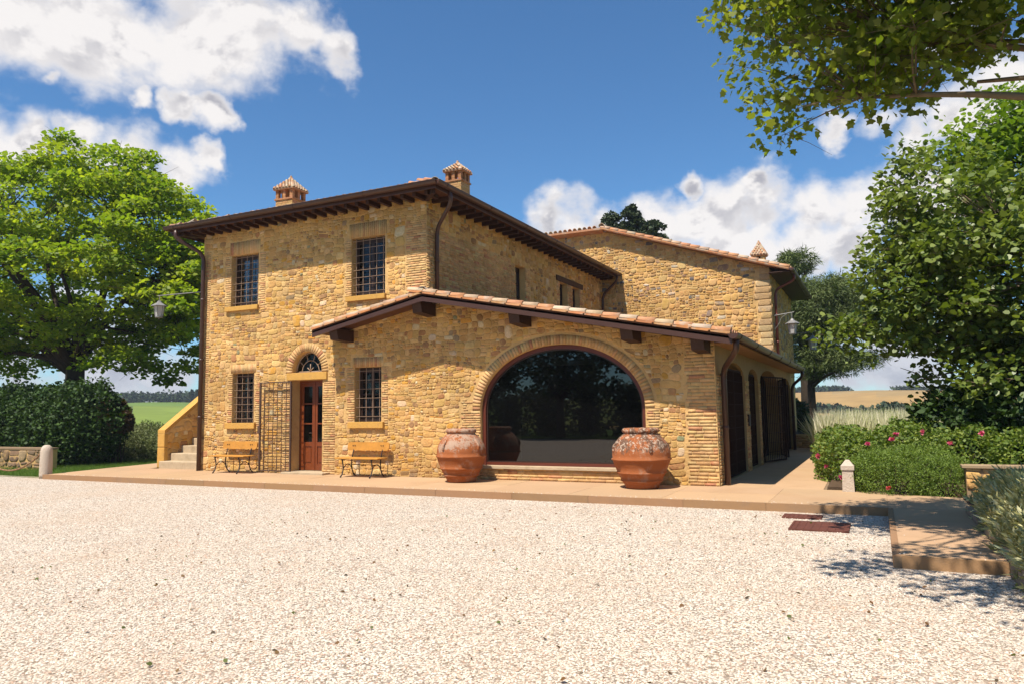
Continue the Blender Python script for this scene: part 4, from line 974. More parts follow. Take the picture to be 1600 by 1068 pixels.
def leaf_mesh(name, P, size, cols, mat, parent, shape='diamond', up=.6, along=None, kind=None, szv=.3, stand=0.):
    """P (n,3) leaf bases; up: how far blades face upward; along: preferred leaf direction (n,3)"""
    P = np.asarray(P, dtype=np.float64); n = len(P); sh, bend = SHAPES[shape]; k = len(sh)
    nrm = rng.normal(size=(n, 3)); nrm /= np.linalg.norm(nrm, axis=1, keepdims=True); nrm[:, 2] = np.abs(nrm[:, 2])*(1-up)+up*1.2; 
    if stand: nrm[:, 2] *= (1-stand)
    nrm /= np.linalg.norm(nrm, axis=1, keepdims=True)
    d = rng.normal(size=(n, 3)) if along is None else np.asarray(along)+rng.normal(size=(n, 3))*.35
    d -= nrm*np.sum(d*nrm, axis=1, keepdims=True); d /= np.linalg.norm(d, axis=1, keepdims=True)+1e-9; s = np.cross(nrm, d)
    sz = size*(1+rng.uniform(-szv, szv, n))
    V = (P[:, None, :]+(s[:, None, :]*sh[None, :, 0:1]+d[:, None, :]*sh[None, :, 1:2]+nrm[:, None, :]*bend[None, :, None])*sz[:, None, None]).reshape(-1, 3)
    F = np.arange(n*k).reshape(n, k)
    cols = np.asarray(cols, dtype=np.float64); w_ = rng.random(n); ci = rng.integers(0, len(cols), n); c = cols[ci]*(1+rng.uniform(-.22, .22, (n, 1)))
    off = np.array(origin_of(parent)) if parent else 0
    return mesh_obj(name, V-off, F, np.clip(c, .003, 1), mat, parent, False, kind)
def bez(a, b, sag=.0, n=5, wob=.1):
    a = Vector(a); b = Vector(b); L = (b-a).length; m_ = (a+b)/2+Vector((random.uniform(-wob, wob)*L, random.uniform(-wob, wob)*L, sag*L))
    return [a*(1-t)**2+m_*2*t*(1-t)+b*t*t for t in [i/n for i in range(n+1)]]
def tree(name, label, cat, base, fork_h, tr, blobs, nclump, crad, per, leaf, cols, lmat, shape='diamond', bark=None, group=None, up=.6, flat=.4, lean=(0, 0), nmain=7, surf=.55, trunk_pts=None, limb_r=None, twigs=2, zmin=None, dirv=None):
    """tapered trunk, main limbs, side branches to every leaf clump, then leaves round each clump"""
    t = thing(name, label, cat, base, group); base = Vector(base); bark = bark or M_bark
    cl = []; tot = sum(b[3]*b[4]*b[5] for b in blobs)
    for b in blobs:
        for _ in range(max(2, int(nclump*b[3]*b[4]*b[5]/tot))):
            v = Vector((random.gauss(0, 1), random.gauss(0, 1), random.gauss(0, 1))).normalized()*(surf+(1-surf)*random.random())**.6
            p = Vector((b[0]+v.x*b[3], b[1]+v.y*b[4], b[2]+v.z*b[5]))
            if zmin and p.z < zmin: continue
            cl.append(p)
    fork = base+Vector((lean[0], lean[1], fork_h))
    m = MB(); tp = trunk_pts or [base+Vector((0, 0, -.2)), base+Vector((lean[0]*.3, lean[1]*.3, fork_h*.35)), base+Vector((lean[0]*.7, lean[1]*.7, fork_h*.7)), fork]
    rr = [tr*1.35, tr*1.05, tr*.95, tr*.9] if len(tp) == 4 else list(np.linspace(tr*1.2, tr*.85, len(tp)))
    m.tube(tp, rr, 12); trunk = m.build('trunk', bark, t, True)
    lr = limb_r or tr*.5; mains = []
    cs = sorted(cl, key=lambda p: random.random())
    far = []
    for p in cs:
        if len(far) >= nmain: break
        if all((p-q).length > 1.4*crad for q in far): far.append(p)
    m = MB(); nodes = []
    for p in far:
        st_ = fork+Vector((0, 0, random.uniform(-.12, .08)*fork_h)); e = fork.lerp(p, .82)
        pts = bez(st_, e, .10, 8, .1); rs_ = [lr*(1-.75*i/8) for i in range(9)]; m.tube(pts, rs_, 8)
        nodes += [(q_, r_) for q_, r_ in zip(pts[1:], rs_[1:])]
    for p in cl:
        q_, r_ = min(nodes, key=lambda nr_: (nr_[0]-p).length+(.8 if nr_[0].z > p.z+crad else 0)); L = (p-q_).length
        r0 = min(r_*.6, .012+.018*L); pts = bez(q_, p, .06, 5, .12); m.tube(pts, [r0*(1-.7*i/5) for i in range(6)], 5)
        for _ in range(twigs):
            e = p+Vector((random.gauss(0, .6), random.gauss(0, .6), random.gauss(0, .3)))*crad; m.tube([p, (p+e)/2+Vector((0, 0, .05*crad)), e], [r0*.35, r0*.25, r0*.12], 4)
    m.build('branches', bark, trunk, True)
    cp = np.array([tuple(p) for p in cl]); n = len(cl)*per; idx = np.repeat(np.arange(len(cl)), per)
    v = rng.normal(size=(n, 3)); v /= np.linalg.norm(v, axis=1, keepdims=True); v *= rng.random((n, 1))**.45
    cr = crad*(.65+.7*rng.random(len(cl)))[idx][:, None]; v = v*cr; v[:, 2] *= flat; v[:, 2] -= (v[:, 0]**2+v[:, 1]**2)/(cr[:, 0]*3.2)
    v[:, 2] += .18*crad
    # each clump its own tone
    tone = (np.array(cols)[rng.integers(0, len(cols), len(cl))])
    P = cp[idx]+v
    o = leaf_mesh('crown', P, leaf, cols, lmat, t, shape, up, szv=.45, along=np.concatenate([v[:, :2], v[:, 2:]-.3*crad], axis=1)/crad)
    a = o.data.attributes['Col']; buf = np.empty(n*4, dtype=np.float32); a.data.foreach_get('color', buf); buf = buf.reshape(-1, 4)
    buf[:, :3] = buf[:, :3]*.55+tone[idx]*.45; a.data.foreach_set('color', buf.ravel())
    return t
def mound_points(blobs, n, shell=.35, zmin=0.):
    vol = np.array([b[3]*b[4]+b[4]*b[5]+b[3]*b[5] for b in blobs]); vol = vol/vol.sum(); out = []
    for b, w_ in zip(blobs, vol):
        k = int(n*w_*1.5); v = rng.normal(size=(k, 3)); v /= np.linalg.norm(v, axis=1, keepdims=True); lump = 1+.09*np.sin(v[:, 0]*9+b[0]*7)*np.cos(v[:, 1]*8+b[1]*3)+.07*np.sin(v[:, 2]*13+v[:, 0]*7)
        v *= ((1-shell)+shell*rng.random((k, 1))**.6)*lump[:, None]
        p = v*np.array(b[3:6])+np.array(b[:3]); out.append(p[p[:, 2] > zmin])
    return np.concatenate(out)
def bush(name, label, cat, blobs, n, leaf, cols, lmat, shape='diamond', up=.35, group=None, zmin=.02, shell=.35, kind=None, stems=True, along=None, outward=.8):
    b0 = blobs[0]; t = thing(name, label, cat, (b0[0], b0[1], 0), group)
    P = mound_points(blobs, n, shell, zmin)
    ctr = np.array([[b[0], b[1], b[2]] for b in blobs]); d = P[:, None, :]-ctr[None]; j = np.argmin((d**2).sum(2), axis=1); dd = d[np.arange(len(P)), j]; dd /= np.linalg.norm(dd, axis=1, keepdims=True)+1e-6
    leaf_mesh('foliage', P, leaf, cols, lmat, t, shape, up, along=dd*outward+np.array([0, 0, .25]))
    if stems:
        m = MB()
        for b in blobs:
            for _ in range(9):
                e = (b[0]+random.uniform(-.7, .7)*b[3], b[1]+random.uniform(-.7, .7)*b[4], b[2]+random.uniform(.1, .6)*b[5]); m.tube(bez((b[0]+random.uniform(-.2, .2)*b[3], b[1]+random.uniform(-.2, .2)*b[4], -.02), e, .05, 4), [.018, .014, .011, .008, .005], 5)
        m.build('stems', M_bark, t, kind='stuff')
    return t
# ------------------------------------------------------------------ trees
GR_M = [(.20, .275, .020), (.25, .32, .024), (.14, .215, .02), (.31, .34, .035), (.09, .15, .018)]
tree('maple_tree', 'large spreading maple with bright yellow green leaves behind the hedge left of the farmhouse', 'tree', (-32.6, 21.2, -.1), 4.0, .42,
     [(-32.4, 21.2, 8.6, 7.6, 6.6, 4.4), (-31.0, 21, 11.2, 4.4, 4., 3.0), (-27.2, 21.2, 6.6, 3.6, 3.4, 3.0), (-26.9, 20.6, 4.2, 2.9, 2.4, 1.3), (-38.5, 21.5, 7.4, 4.2, 4, 4.0), (-36, 20, 4.6, 3, 3, 1.2), (-28.6, 20.3, 3.6, 2.2, 1.4, .8), (-42, 21, 9, 3, 3, 3), (-25.6, 21, 6.2, 2.0, 2.0, 2.4)],
     540, .88, 138, .18, GR_M, L_maple, 'kite', nmain=18, surf=.55, flat=.34, up=.65, limb_r=.19, twigs=3)
GR_P = [(.15, .20, .025), (.11, .155, .02), (.19, .23, .032), (.25, .27, .05), (.075, .11, .018)]
def plane_crown():
    return [(1.1, 9.0, 6.6, 1.9, 1.5, 1.45), (-.2, 8.7, 6.2, 1.3, 1.3, .9), (-.55, 8.6, 5.15, .75, .9, .42), (.6, 8.6, 5.2, .95, 1.0, .52), (-1.0, 8.7, 6.6, .55, .7, .45), (.9, 8.4, 5.2, .9, .8, .4), (.4, 7.4, 7.4, 1.4, 1.4, .8)]
tree('plane_tree', 'plane tree leaning in from the upper right corner with leafy boughs against the sky', 'tree', (4.6, 7.4, 0), 3.3, .27, plane_crown()+[(.6, 5.3, 5.6, 1.1, 1.1, .5), (1.0, 4.3, 5.5, 1.0, 1.0, .45), (-.4, 5.3, 5.9, .9, .7, .4), (.9, 6.6, 5.9, 1., 1., .5)], 300, .44, 66, .088, GR_P, L_plane, 'lobed',
     bark=M_bark_pale, nmain=9, surf=.2, flat=.6, up=.35, lean=(-.5, .2), limb_r=.075, twigs=4)
GR_F = [(.15, .20, .032), (.11, .155, .026), (.18, .23, .045), (.22, .26, .07), (.07, .11, .022)]
tree('fig_tree', 'big leaved fig tree with pale crooked branches filling the right side', 'tree', (4.0, 19.4, 0), 1.7, .22,
     [(3.4, 19.2, 4.4, 3.4, 2.6, 2.5), (1.6, 18.6, 5.6, 1.6, 1.8, 1.5), (1.0, 18.9, 4.0, 1.5, 1.6, 1.5), (2.8, 18.4, 2.4, 2.1, 1.6, .9), (5.5, 18.8, 3.6, 2.6, 2, 2.4), (.3, 19.2, 4.6, .6, .9, .6), (0, 19, 3.4, .9, .9, .9), (.9, 19, 6.6, .8, .9, .8)],
     460, .54, 100, .125, GR_F, L_fig, 'round', bark=M_bark_pale, nmain=14, surf=.45, flat=.75, up=.45, limb_r=.085, twigs=3)
tree('walnut_tree', 'fresh light green walnut tree rising behind the fig tree at the right edge', 'tree', (5.5, 22.6, 0), 3.0, .25,
     [(3.9, 22.0, 8.7, 1.8, 1.5, 1.1), (4.6, 22.2, 7.4, 2.6, 2.2, 2.0), (3.2, 22.0, 7.6, 1.4, 1.4, 1.3), (6.8, 22, 7.2, 2.4, 2.2, 2.4)], 185, .75, 80, .15, [(.14, .21, .025), (.10, .17, .02), (.17, .23, .03)], L_maple, 'oval', nmain=9, flat=.6, up=.5)
NEED = [(.10, .135, .035), (.07, .10, .028), (.14, .165, .05)]
tree('umbrella_pine', 'dark umbrella pine with bare trunk beyond the right end of the house', 'tree', (-2.95, 40.5, -.3), 3.1, .20,
     [(-1.9, 40.5, 6.6, 2.1, 2., 1.5), (-2.9, 40.6, 4.6, 1.3, 1.4, 1.0), (-.5, 40.5, 6.0, 1.3, 1.5, 1.3), (-.9, 40.3, 3.9, 1.3, 1.4, .6), (-3.4, 40.8, 7.2, 1.2, 1.4, 1.0), (-3.3, 40.4, 5.9, .9, 1.3, 1.2), (-2.3, 40.4, 7.5, 1.3, 1.3, .8), (-2.4, 40.2, 3.7, 1.0, 1.2, .6)], 320, .60, 300, .20, NEED, L_needle, 'needle', nmain=9, flat=.5, up=.2, limb_r=.12, surf=.3)
tree('tall_pine', 'pine whose round tuft shows above the small chimney of the rear house', 'tree', (-3.6, 46, -.3), 8.5, .3, [(-3.65, 46, 10.2, 1.1, 1.1, .65), (-4.4, 46, 9.6, .8, .9, .5)], 26, .5, 190, .27, NEED, L_needle, 'needle', nmain=6, flat=.6, up=.2)
tree('fir_tree', 'dark fir whose ragged top peeps over the gable of the rear house', 'tree', (-13.5, 45.4, -.3), 11.2, .3,
     [(-13.6, 45.4, 13.6, .55, .6, 1.15), (-14.9, 45.2, 13.5, .4, .5, .75), (-12.2, 45.2, 12.9, .5, .5, .7), (-13.5, 45.4, 12.2, 2.2, 1.2, .7)], 120, .42, 210, .17, [(.045, .065, .03), (.06, .08, .036), (.03, .045, .022)], L_needle, 'diamond', nmain=7, flat=.42, up=.3, limb_r=.1, twigs=3)
# trees across the court, behind the camera: the arched glass mirrors them
for i, (x, y, h, lab) in enumerate([(-24.5, -15, 9.4, 'tree across the court mirrored at the left of the arched glass'), (-18.4, -14.4, 9.6, 'tree across the court mirrored in the middle of the arched glass'), (-12.6, -15, 9.4, 'tree across the court mirrored at the right of the arched glass'), (-6, -15.5, 8.5, 'tree across the court standing closest behind the camera'), (-32, -15, 12, 'tall tree added across the court to darken the window right of the door'), (-44, -14, 12, 'tall tree added across the court to darken the leftmost windows')]):  # the last two are unseen, added to darken the window reflections
    tree('courtyard_tree', lab, 'tree', (x, y, 0), 2.2, .25, [(x, y, h*.62, 3.3, 2.6, h*.34), (x+1.2, y+.6, h*.45, 2.2, 2, h*.2)], 80, .95, 60, .26, [(.06, .10, .02), (.045, .08, .018), (.10, .12, .02)], L_fig, 'diamond', group='trees across the court', nmain=6, surf=.35, flat=.6)
bush('backing_shrubbery', 'dense dark shrubbery added across the court to keep the glass reflections dark', 'hedge', [(x, -17.2+random.uniform(-.4, .4), 1.2, 2.4, 1.4, 2.2+random.uniform(-.3, .5)) for x in range(-52, 2, 3)], 34000, .25, [(.04, .07, .018), (.03, .055, .015)], L_dark, 'diamond', stems=False)  # row added behind the camera so the glass reflects something dark

# ------------------------------------------------------------------ hedges, beds
DK = [(.030, .062, .014), (.040, .078, .016), (.022, .048, .012), (.055, .10, .02)]
hb = [(-25.8+random.uniform(-.1, .1)-i*1.25, 17.3+.04*i, 1.35+random.uniform(-.06, .06), 1.35, 1.25, 1.55+random.uniform(-.12, .12)) for i in range(11)]
bush('laurel_hedge', 'tall dark green clipped laurel hedge under the maple at the left', 'hedge', hb+[(b[0], b[1]-.2, .6, 1.1, 1.1, .8) for b in hb], 76000, .112, DK, L_dark, 'diamond', up=.3, shell=.3)
bush('smoke_bush', 'small reddish brown shrub at the right end of the dark hedge', 'bush', [(-25.35, 18.0, 1.75, .55, .5, .55), (-24.9, 18.0, 1.45, .4, .4, .4)], 5200, .10, [(.085, .05, .03), (.06, .05, .025), (.11, .06, .035)], L_small, 'oval')
bush('olive_shrub', 'pale grey green rounded shrub between the hedge and the stone stair', 'bush', [(-26.3, 20.1, .55, 1.1, .9, .85), (-25.2, 20.3, .45, .9, .8, .75), (-27.3, 20.1, .4, .8, .7, .7)], 22000, .085, [(.20, .23, .10), (.15, .18, .075), (.26, .28, .15), (.11, .14, .05)], L_silver, 'long')
bush('fig_undergrowth', 'dark ivy covered undergrowth below the fig tree', 'shrub', [(1.6, 18.3, 1.0, 1.1, .9, 1.0), (3.0, 18.0, 1.1, 1.4, 1.0, 1.2), (4.8, 17.8, 1.1, 1.5, 1.0, 1.3)], 12000, .13, [(.035, .065, .016), (.05, .09, .02), (.025, .05, .012)], L_dark, 'oval')
RO = [(.12, .18, .025), (.15, .21, .035), (.08, .13, .02), (.21, .25, .05)]
rose = bush('rose_hedge', 'low green rose hedge with scattered pink blooms running back beside the paved walk', 'hedge', [(-.55, 17.2, .45, .72, 1.2, .72), (-.75, 19.4, .5, .7, 1.4, .65), (-1.0, 22.2, .5, .6, 1.8, .6), (.4, 16.9, .6, .8, .9, .68), (1.5, 16.9, .55, .9, .8, .66), (2.7, 16.7, .6, .9, .8, .62), (.8, 18.2, .7, 1.0, 1, .68)], 26000, .058, RO, L_small, 'diamond', up=.3)
P = [(-.55-.60, 16.6, .62), (-.98, 16.45, .42), (.22, 16.2, .98), (.30, 16.4, 1.08), (.75, 16.3, 1.12), (1.7, 16.1, 1.1), (-.2, 16.2, .9), (-1.1, 17.5, .75), (1.2, 16.15, .92), (2.6, 16.0, 1.12), (-.70, 15.95, .25)]
for x, y, z in P:
    pts = []; al = []
    for k in range(14): a = k*2.4; pts.append((x, y-.06, z)); al.append((cos(a), sin(a)-.6, .25*random.random()+.2))
    o = leaf_mesh('flower', pts, .065, [(.58, .05, .19), (.50, .06, .18), (.66, .16, .22)], L_petal, rose, 'diamond', .1, along=al)
sage = bush('sage_mound', 'rounded bright green sage bush spilling over the paving next to the stone post', 'bush', [(.26, 14.75, .34, .74, .62, .58), (-.34, 14.85, .42, .22, .3, .34), (.95, 14.75, .30, .55, .55, .50), (-.10, 14.95, .42, .42, .5, .46), (.6, 15.2, .45, .7, .5, .5)], 24000, .04, [(.16, .235, .035), (.13, .195, .03), (.21, .28, .055), (.08, .13, .02)], L_small, 'long', up=.2, shell=.3)
o = leaf_mesh('flower', [(.10, 14.10, .26)]*12, .05, [(.62, .12, .14)], L_petal, sage, 'diamond', .1, along=[(cos(k*2.4), -.8+.3*sin(k), .4*sin(k*2.4)) for k in range(12)])
# silver lavender bed on the right
SV = [(.47, .44, .18), (.54, .51, .24), (.33, .32, .13), (.62, .58, .32)]
lb = [(1.68, 7.9, .20, .66, .9, .58), (1.66, 9.2, .26, .66, .9, .58), (1.70, 10.5, .28, .66, .9, .54), (1.78, 11.8, .28, .68, .9, .5), (2.5, 8.6, .38, .8, 1.2, .62), (2.6, 10.8, .38, .8, 1.3, .58), (1.78, 6.6, .1, .62, 1.0, .5)]
lav = thing('santolina_bush', 'silvery grey lavender cotton bush spilling over the kerb at the right edge', 'bush', (1.9, 9.5, 0))
P = mound_points(lb, 30000, .35, .0); ctr = np.array([b[:3] for b in lb]); d_ = P[:, None]-ctr[None]; j = np.argmin((d_**2).sum(2), axis=1); dd = d_[np.arange(len(P)), j]; dd /= np.linalg.norm(dd, axis=1, keepdims=True)
leaf_mesh('foliage', P, .085, SV, L_silver, lav, 'long', .1, along=dd*.9+np.array([-.15, 0, .7]))
sp = rng.choice(len(P), 2600); P2 = P[sp]; leaf_mesh('stems', P2, .20, [(.30, .33, .20), (.22, .25, .13)], L_silver, lav, 'needle', .1, along=dd[sp]+np.array([-.2, -.1, .9]))
# feather grass and lavender further back
fg = thing('feather_grass', 'pale cream feather grass clump glowing behind the rose hedge', 'grass', (-1.0, 29, 0))
n = 11000; gx = rng.uniform(-1.9, 1.6, n); gy = rng.uniform(27, 30.5, n); P = np.stack([gx, gy, np.full(n, .15)], 1)
leaf_mesh('stalks', P, .95, [(.56, .53, .36), (.44, .45, .24), (.66, .62, .46)], L_silver, fg, 'blade', .0, along=np.stack([rng.normal(size=n)*.25+.1, rng.normal(size=n)*.2, np.full(n, 1.)], 1), szv=.6, stand=.9)
lv = thing('lavender_clump', 'grey violet lavender clump at the far end of the paved walk', 'lavender', (-1.9, 31.2, 0))
n = 3600; P = np.stack([rng.uniform(-3.1, -1.0, n), rng.uniform(30.8, 31.8, n), rng.uniform(.0, .25, n)], 1)
leaf_mesh('stalks', P, .5, [(.20, .15, .20), (.14, .14, .11), (.17, .19, .12)], L_silver, lv, 'blade', .0, along=np.stack([rng.normal(size=n)*.3, rng.normal(size=n)*.3, np.full(n, 1.)], 1), stand=.9)
for i, (x, y, rx_, rz_, lab) in enumerate([(-.2, 33.5, 1.6, 1.1, 'dark shrub beside the pine trunk'), (-3.8, 36.5, 1.1, 1.5, 'dark shrub in the gap between house end and pine trunk'), (1.8, 34, 1.5, 1.0, 'dark shrub behind the feather grass at the right')]):
    bush('shrub', lab, 'shrub', [(x, y, rz_*.5, rx_, 1.2, rz_*.8)], 5200, .16, [(.04, .065, .022), (.055, .085, .028), (.03, .05, .016)], L_dark, 'oval', group='shrubs beyond the walk')
# distant woods and hedgerow trees
def far_trees(name, pts, cols, n=90, kind='stuff', sz=.6, label=None, cat=None):
    P = []; 
    for x, y, r, h in pts:
        z = terrain_h(x, y); v = rng.normal(size=(n, 3)); v /= np.linalg.norm(v, axis=1, keepdims=True); v *= rng.random((n, 1))**.3
        P.append(v*np.array([r, r, h*.5])+np.array([x, y, z+h*.45]))
    o = leaf_mesh(name, np.concatenate(P), sz, cols, L_far, None, 'diamond', .3); 
    if kind: o['kind'] = kind
    if label: tag(o, label, cat)
    return o
FT = [(.035, .055, .028), (.05, .07, .035), (.03, .045, .022)]
pts = []
for _ in range(16): a = random.uniform(-.09, .12); r = random.uniform(72, 112); pts.append((r*sin(a), r*cos(a), random.uniform(.9, 2.2), random.uniform(1.2, 2.6)))
for _ in range(34): a = random.uniform(-.10, .14); r = random.uniform(140, 165); pts.append((r*sin(a), r*cos(a), random.uniform(1.5, 3.2), random.uniform(1.5, 3)))
for _ in range(26): a = random.uniform(-.12, .16); r = random.uniform(215, 235); pts.append((r*sin(a), r*cos(a), random.uniform(2, 4), random.uniform(1.8, 3.2)))
for _ in range(70): a = random.uniform(-1.12, -.80); r = random.uniform(350, 385); pts.append((r*sin(a), r*cos(a), random.uniform(3, 7), random.uniform(3, 5.5)))
for _ in range(34): a = random.uniform(-.14, .30); r = random.uniform(370, 385); pts.append((r*sin(a), r*cos(a), random.uniform(3, 7), random.uniform(2, 3.5)))
far_trees('distant_woods', pts, FT, 230, sz=1.1)
for k, (a, r, lab) in enumerate([(.016, 125, 'round dark tree standing on the golden slope beside the pine trunk'), (.052, 118, 'smaller round tree on the slope close to the fig foliage')]):
    x, y = r*sin(a), r*cos(a); z = terrain_h(x, y); t = thing('field_tree', lab, 'tree', (x, y, z)); m = MB(); m.tube([(x, y, z-.3), (x, y, z+3)], [.4, .25], 8); m.build('trunk', M_bark, t)
    v = rng.normal(size=(2600, 3)); v /= np.linalg.norm(v, axis=1, keepdims=True); v *= rng.random((2600, 1))**.35; leaf_mesh('crown', v*np.array([4.2-k, 4, 2.9-.5*k])+np.array([x, y, z+3.4]), .55, FT, L_dark, t, 'diamond', .4)
for k in range(3):
    a = -.868+k*.0055; r = 330; x, y = r*sin(a), r*cos(a); z = terrain_h(x, y); t = thing('cypress', ('leftmost', 'middle', 'rightmost')[k]+' of three tiny thin cypresses on the hill crest just left of the house', 'tree', (x, y, z), 'cypresses on the crest')
    m = MB(); m.tube([(x, y, z-.5), (x, y, z+1.5)], .2, 6); m.build('trunk', M_bark, t); v = rng.normal(size=(700, 3)); v /= np.linalg.norm(v, axis=1, keepdims=True); leaf_mesh('crown', v*np.array([.36, .36, 1.9])+np.array([x, y, z+3.6]), .6, FT, L_dark, t, 'diamond', .2)

# ------------------------------------------------------------------ lawn and court details
n = 42000; gx = rng.uniform(-34, -19.4, n); gy = rng.uniform(12.7, 23, n)
keep = ((gx < -21.35) | (gy > 16.95)) & (gy > 12.75+np.maximum(0, (-gx-21)*.02)) & ~((gx < -24.5) & (gy > 17.3) & (gy < 17.6)); gx, gy = gx[keep], gy[keep]
# thicken the strip nearest the terrace
P = np.stack([gx, gy, np.full(len(gx), -.05)], 1)
o = leaf_mesh('lawn_grass', P, .11, [(.085, .15, .02), (.11, .18, .025), (.065, .12, .018), (.14, .17, .04)], L_small, None, 'blade', .0, along=np.stack([rng.normal(size=len(gx))*.5, rng.normal(size=len(gx))*.5, np.full(len(gx), 1.)], 1), stand=.8); o['kind'] = 'stuff'
n = 26000; gx = rng.uniform(-30, -19.4, n); gy = rng.uniform(12.9, 18, n); keep = (gx < -20.35-(gy-12.42)*.23); gx, gy = gx[keep], gy[keep]
o = leaf_mesh('lawn_grass', np.stack([gx, gy, np.full(len(gx), -.03)], 1), .075, [(.10, .17, .02), (.12, .19, .025), (.07, .13, .018)], L_small, None, 'blade', .0, along=np.stack([rng.normal(size=len(gx))*.5, rng.normal(size=len(gx))*.5, np.full(len(gx), 1.)], 1), stand=.8); o['kind'] = 'stuff'
lw_ = MB(); lw_.quad([(-20.32, 12.6, .012), (-20.35, 12.75, .012), (-60, 13.6, .012), (-60, 13.45, .012)], (.36, .3, .2)); o = lw_.build('gravel_edging', M_kerb); o['kind'] = 'structure'

wl = thing('low_stone_wall', 'low rough stone wall in front of the dark hedge behind the rope', 'wall', (-27, 15.2, 0)); m = MB(); m.box((-33, 15.15, -.1), (-24.6, 15.5, .60)); wb = m.build('wall_core', M_mortar, wl)
LW = lambda u, v, h: (u, 15.15-h, v)
lay(rubble((-30, -24.6, 0, .58), lambda u, v: True, lambda u, v: [(1, 0, -24.6), (0, -1, 0), (0, 1, .58)], [], [((.26, .17, .10), 3), ((.20, .13, .085), 3), ((.32, .22, .13), 2)], .05, gap=.012, hh=.03), LW, M_stone, wb, 'stone', 'rubble_stones', 60)
m = MB(); m.box((-33, 15.12, .60), (-24.57, 15.53, .66), (.27, .18, .11)); m.build('coping', M_kerb, wl)

bo = thing('stone_bollard', 'stubby white travertine bollard holding the end of a sagging rope', 'bollard', (-20.5, 12.62, 0))
m = MB(); prof = [(.155, 0), (.158, .1), (.156, .45), (.150, .72), (.138, .80), (.11, .86), (.07, .895), (.02, .905)]; m.lathe(prof, 20, (-20.5, 12.62, 0), close_top=True); m.build('post', M_travertine, bo, True)
m = MB(); m.lathe([(.03, 0), (.03, .03)], 8, (-20.66, 12.55, .62), close_top=True); m.tube([(-20.69, 12.55, .63), (-20.66, 12.57, .70), (-20.62, 12.6, .66)], .008, 6); m.build('rope_ring', M_iron, bo)
ro_ = []
for i in range(31): t = i/30; ro_.append((-20.66-3.4*t, 12.56+.25*t, .66-.52*4*t*(1-t)*.95))
m = MB(); m.tube(ro_, .022, 8)
for i in range(110):
    t = i/110; x = -20.66-3.4*t; z = .66-.52*4*t*(1-t)*.95; y = 12.56+.25*t; a = i*1.1; m.tube([(x, y+cos(a)*.017, z+sin(a)*.017), (x-.035, y+cos(a+1.1)*.017, z+sin(a+1.1)*.017)], .013, 5, cap=False)
tag(m.build('rope', M_rope, None, True), 'sagging brown rope strung from the white bollard towards the left', 'rope')

# terracotta jars
JP = [(.335, 0), (.348, .02), (.36, .06), (.402, .125), (.438, .138), (.438, .155), (.424, .17), (.488, .280), (.516, .290), (.516, .305), (.502, .325), (.548, .42), (.578, .50), (.586, .53), (.612, .542), (.614, .562), (.588, .58), (.594, .64), (.585, .72), (.560, .80), (.510, .885), (.440, .965), (.372, 1.02), (.345, 1.04), (.345, 1.055), (.372, 1.07), (.380, 1.10), (.365, 1.135), (.335, 1.15), (.31, 1.13), (.295, 1.08), (.31, 1.0), (.42, .85), (.50, .6), (.3, .1), (0.01, .08)]
def jar(x, y, mat, label, s=1., rot=0., wide=1.):
    t = thing('terracotta_jar', label, 'jar', (x, y, Z0+.005), 'terracotta oil jars beside the arched window'); t.rotation_euler = (0, 0, rot)
    m = MB(); o_ = Vector((x, y, Z0+.005)); prof = [(r*s*wide, z*s) for r, z in JP]
    m.lathe(prof, 48, tuple(o_), close_bot=True); b = m.build('body', mat, t, True)
    me = b.data
    for v in me.vertices:   # hand-thrown unevenness
        a = atan2(v.co.y, v.co.x); k = 1+.012*sin(2*a+v.co.z*3)+.006*sin(5*a+v.co.z*9); v.co.x *= k; v.co.y *= k
    for k in range(4):
        a = pi/4+k*pi/2+.3; m = MB(); pts = []
        for j in range(9):
            u = j/8; z = (.90-.20*u)*s; r = (.475+.10*u)*s*wide+.055*s*sin(pi*u); pts.append((o_.x+cos(a)*r, o_.y+sin(a)*r, o_.z+z))
        m.tube(pts, [.034*s, .03*s, .027*s, .026*s, .026*s, .026*s, .027*s, .03*s, .034*s], 8); m.build('handle', mat, t, True)
    return t
jar(-8.22, 14.10, M_jar1, 'rounder terracotta jar crusted with white lichen left of the arched window', 1.0, .2, .90)
jar(-4.16, 14.07, M_jar2, 'terracotta jar blotched with black and white lichen right of the arched window', 1.0, 1.1, .945)

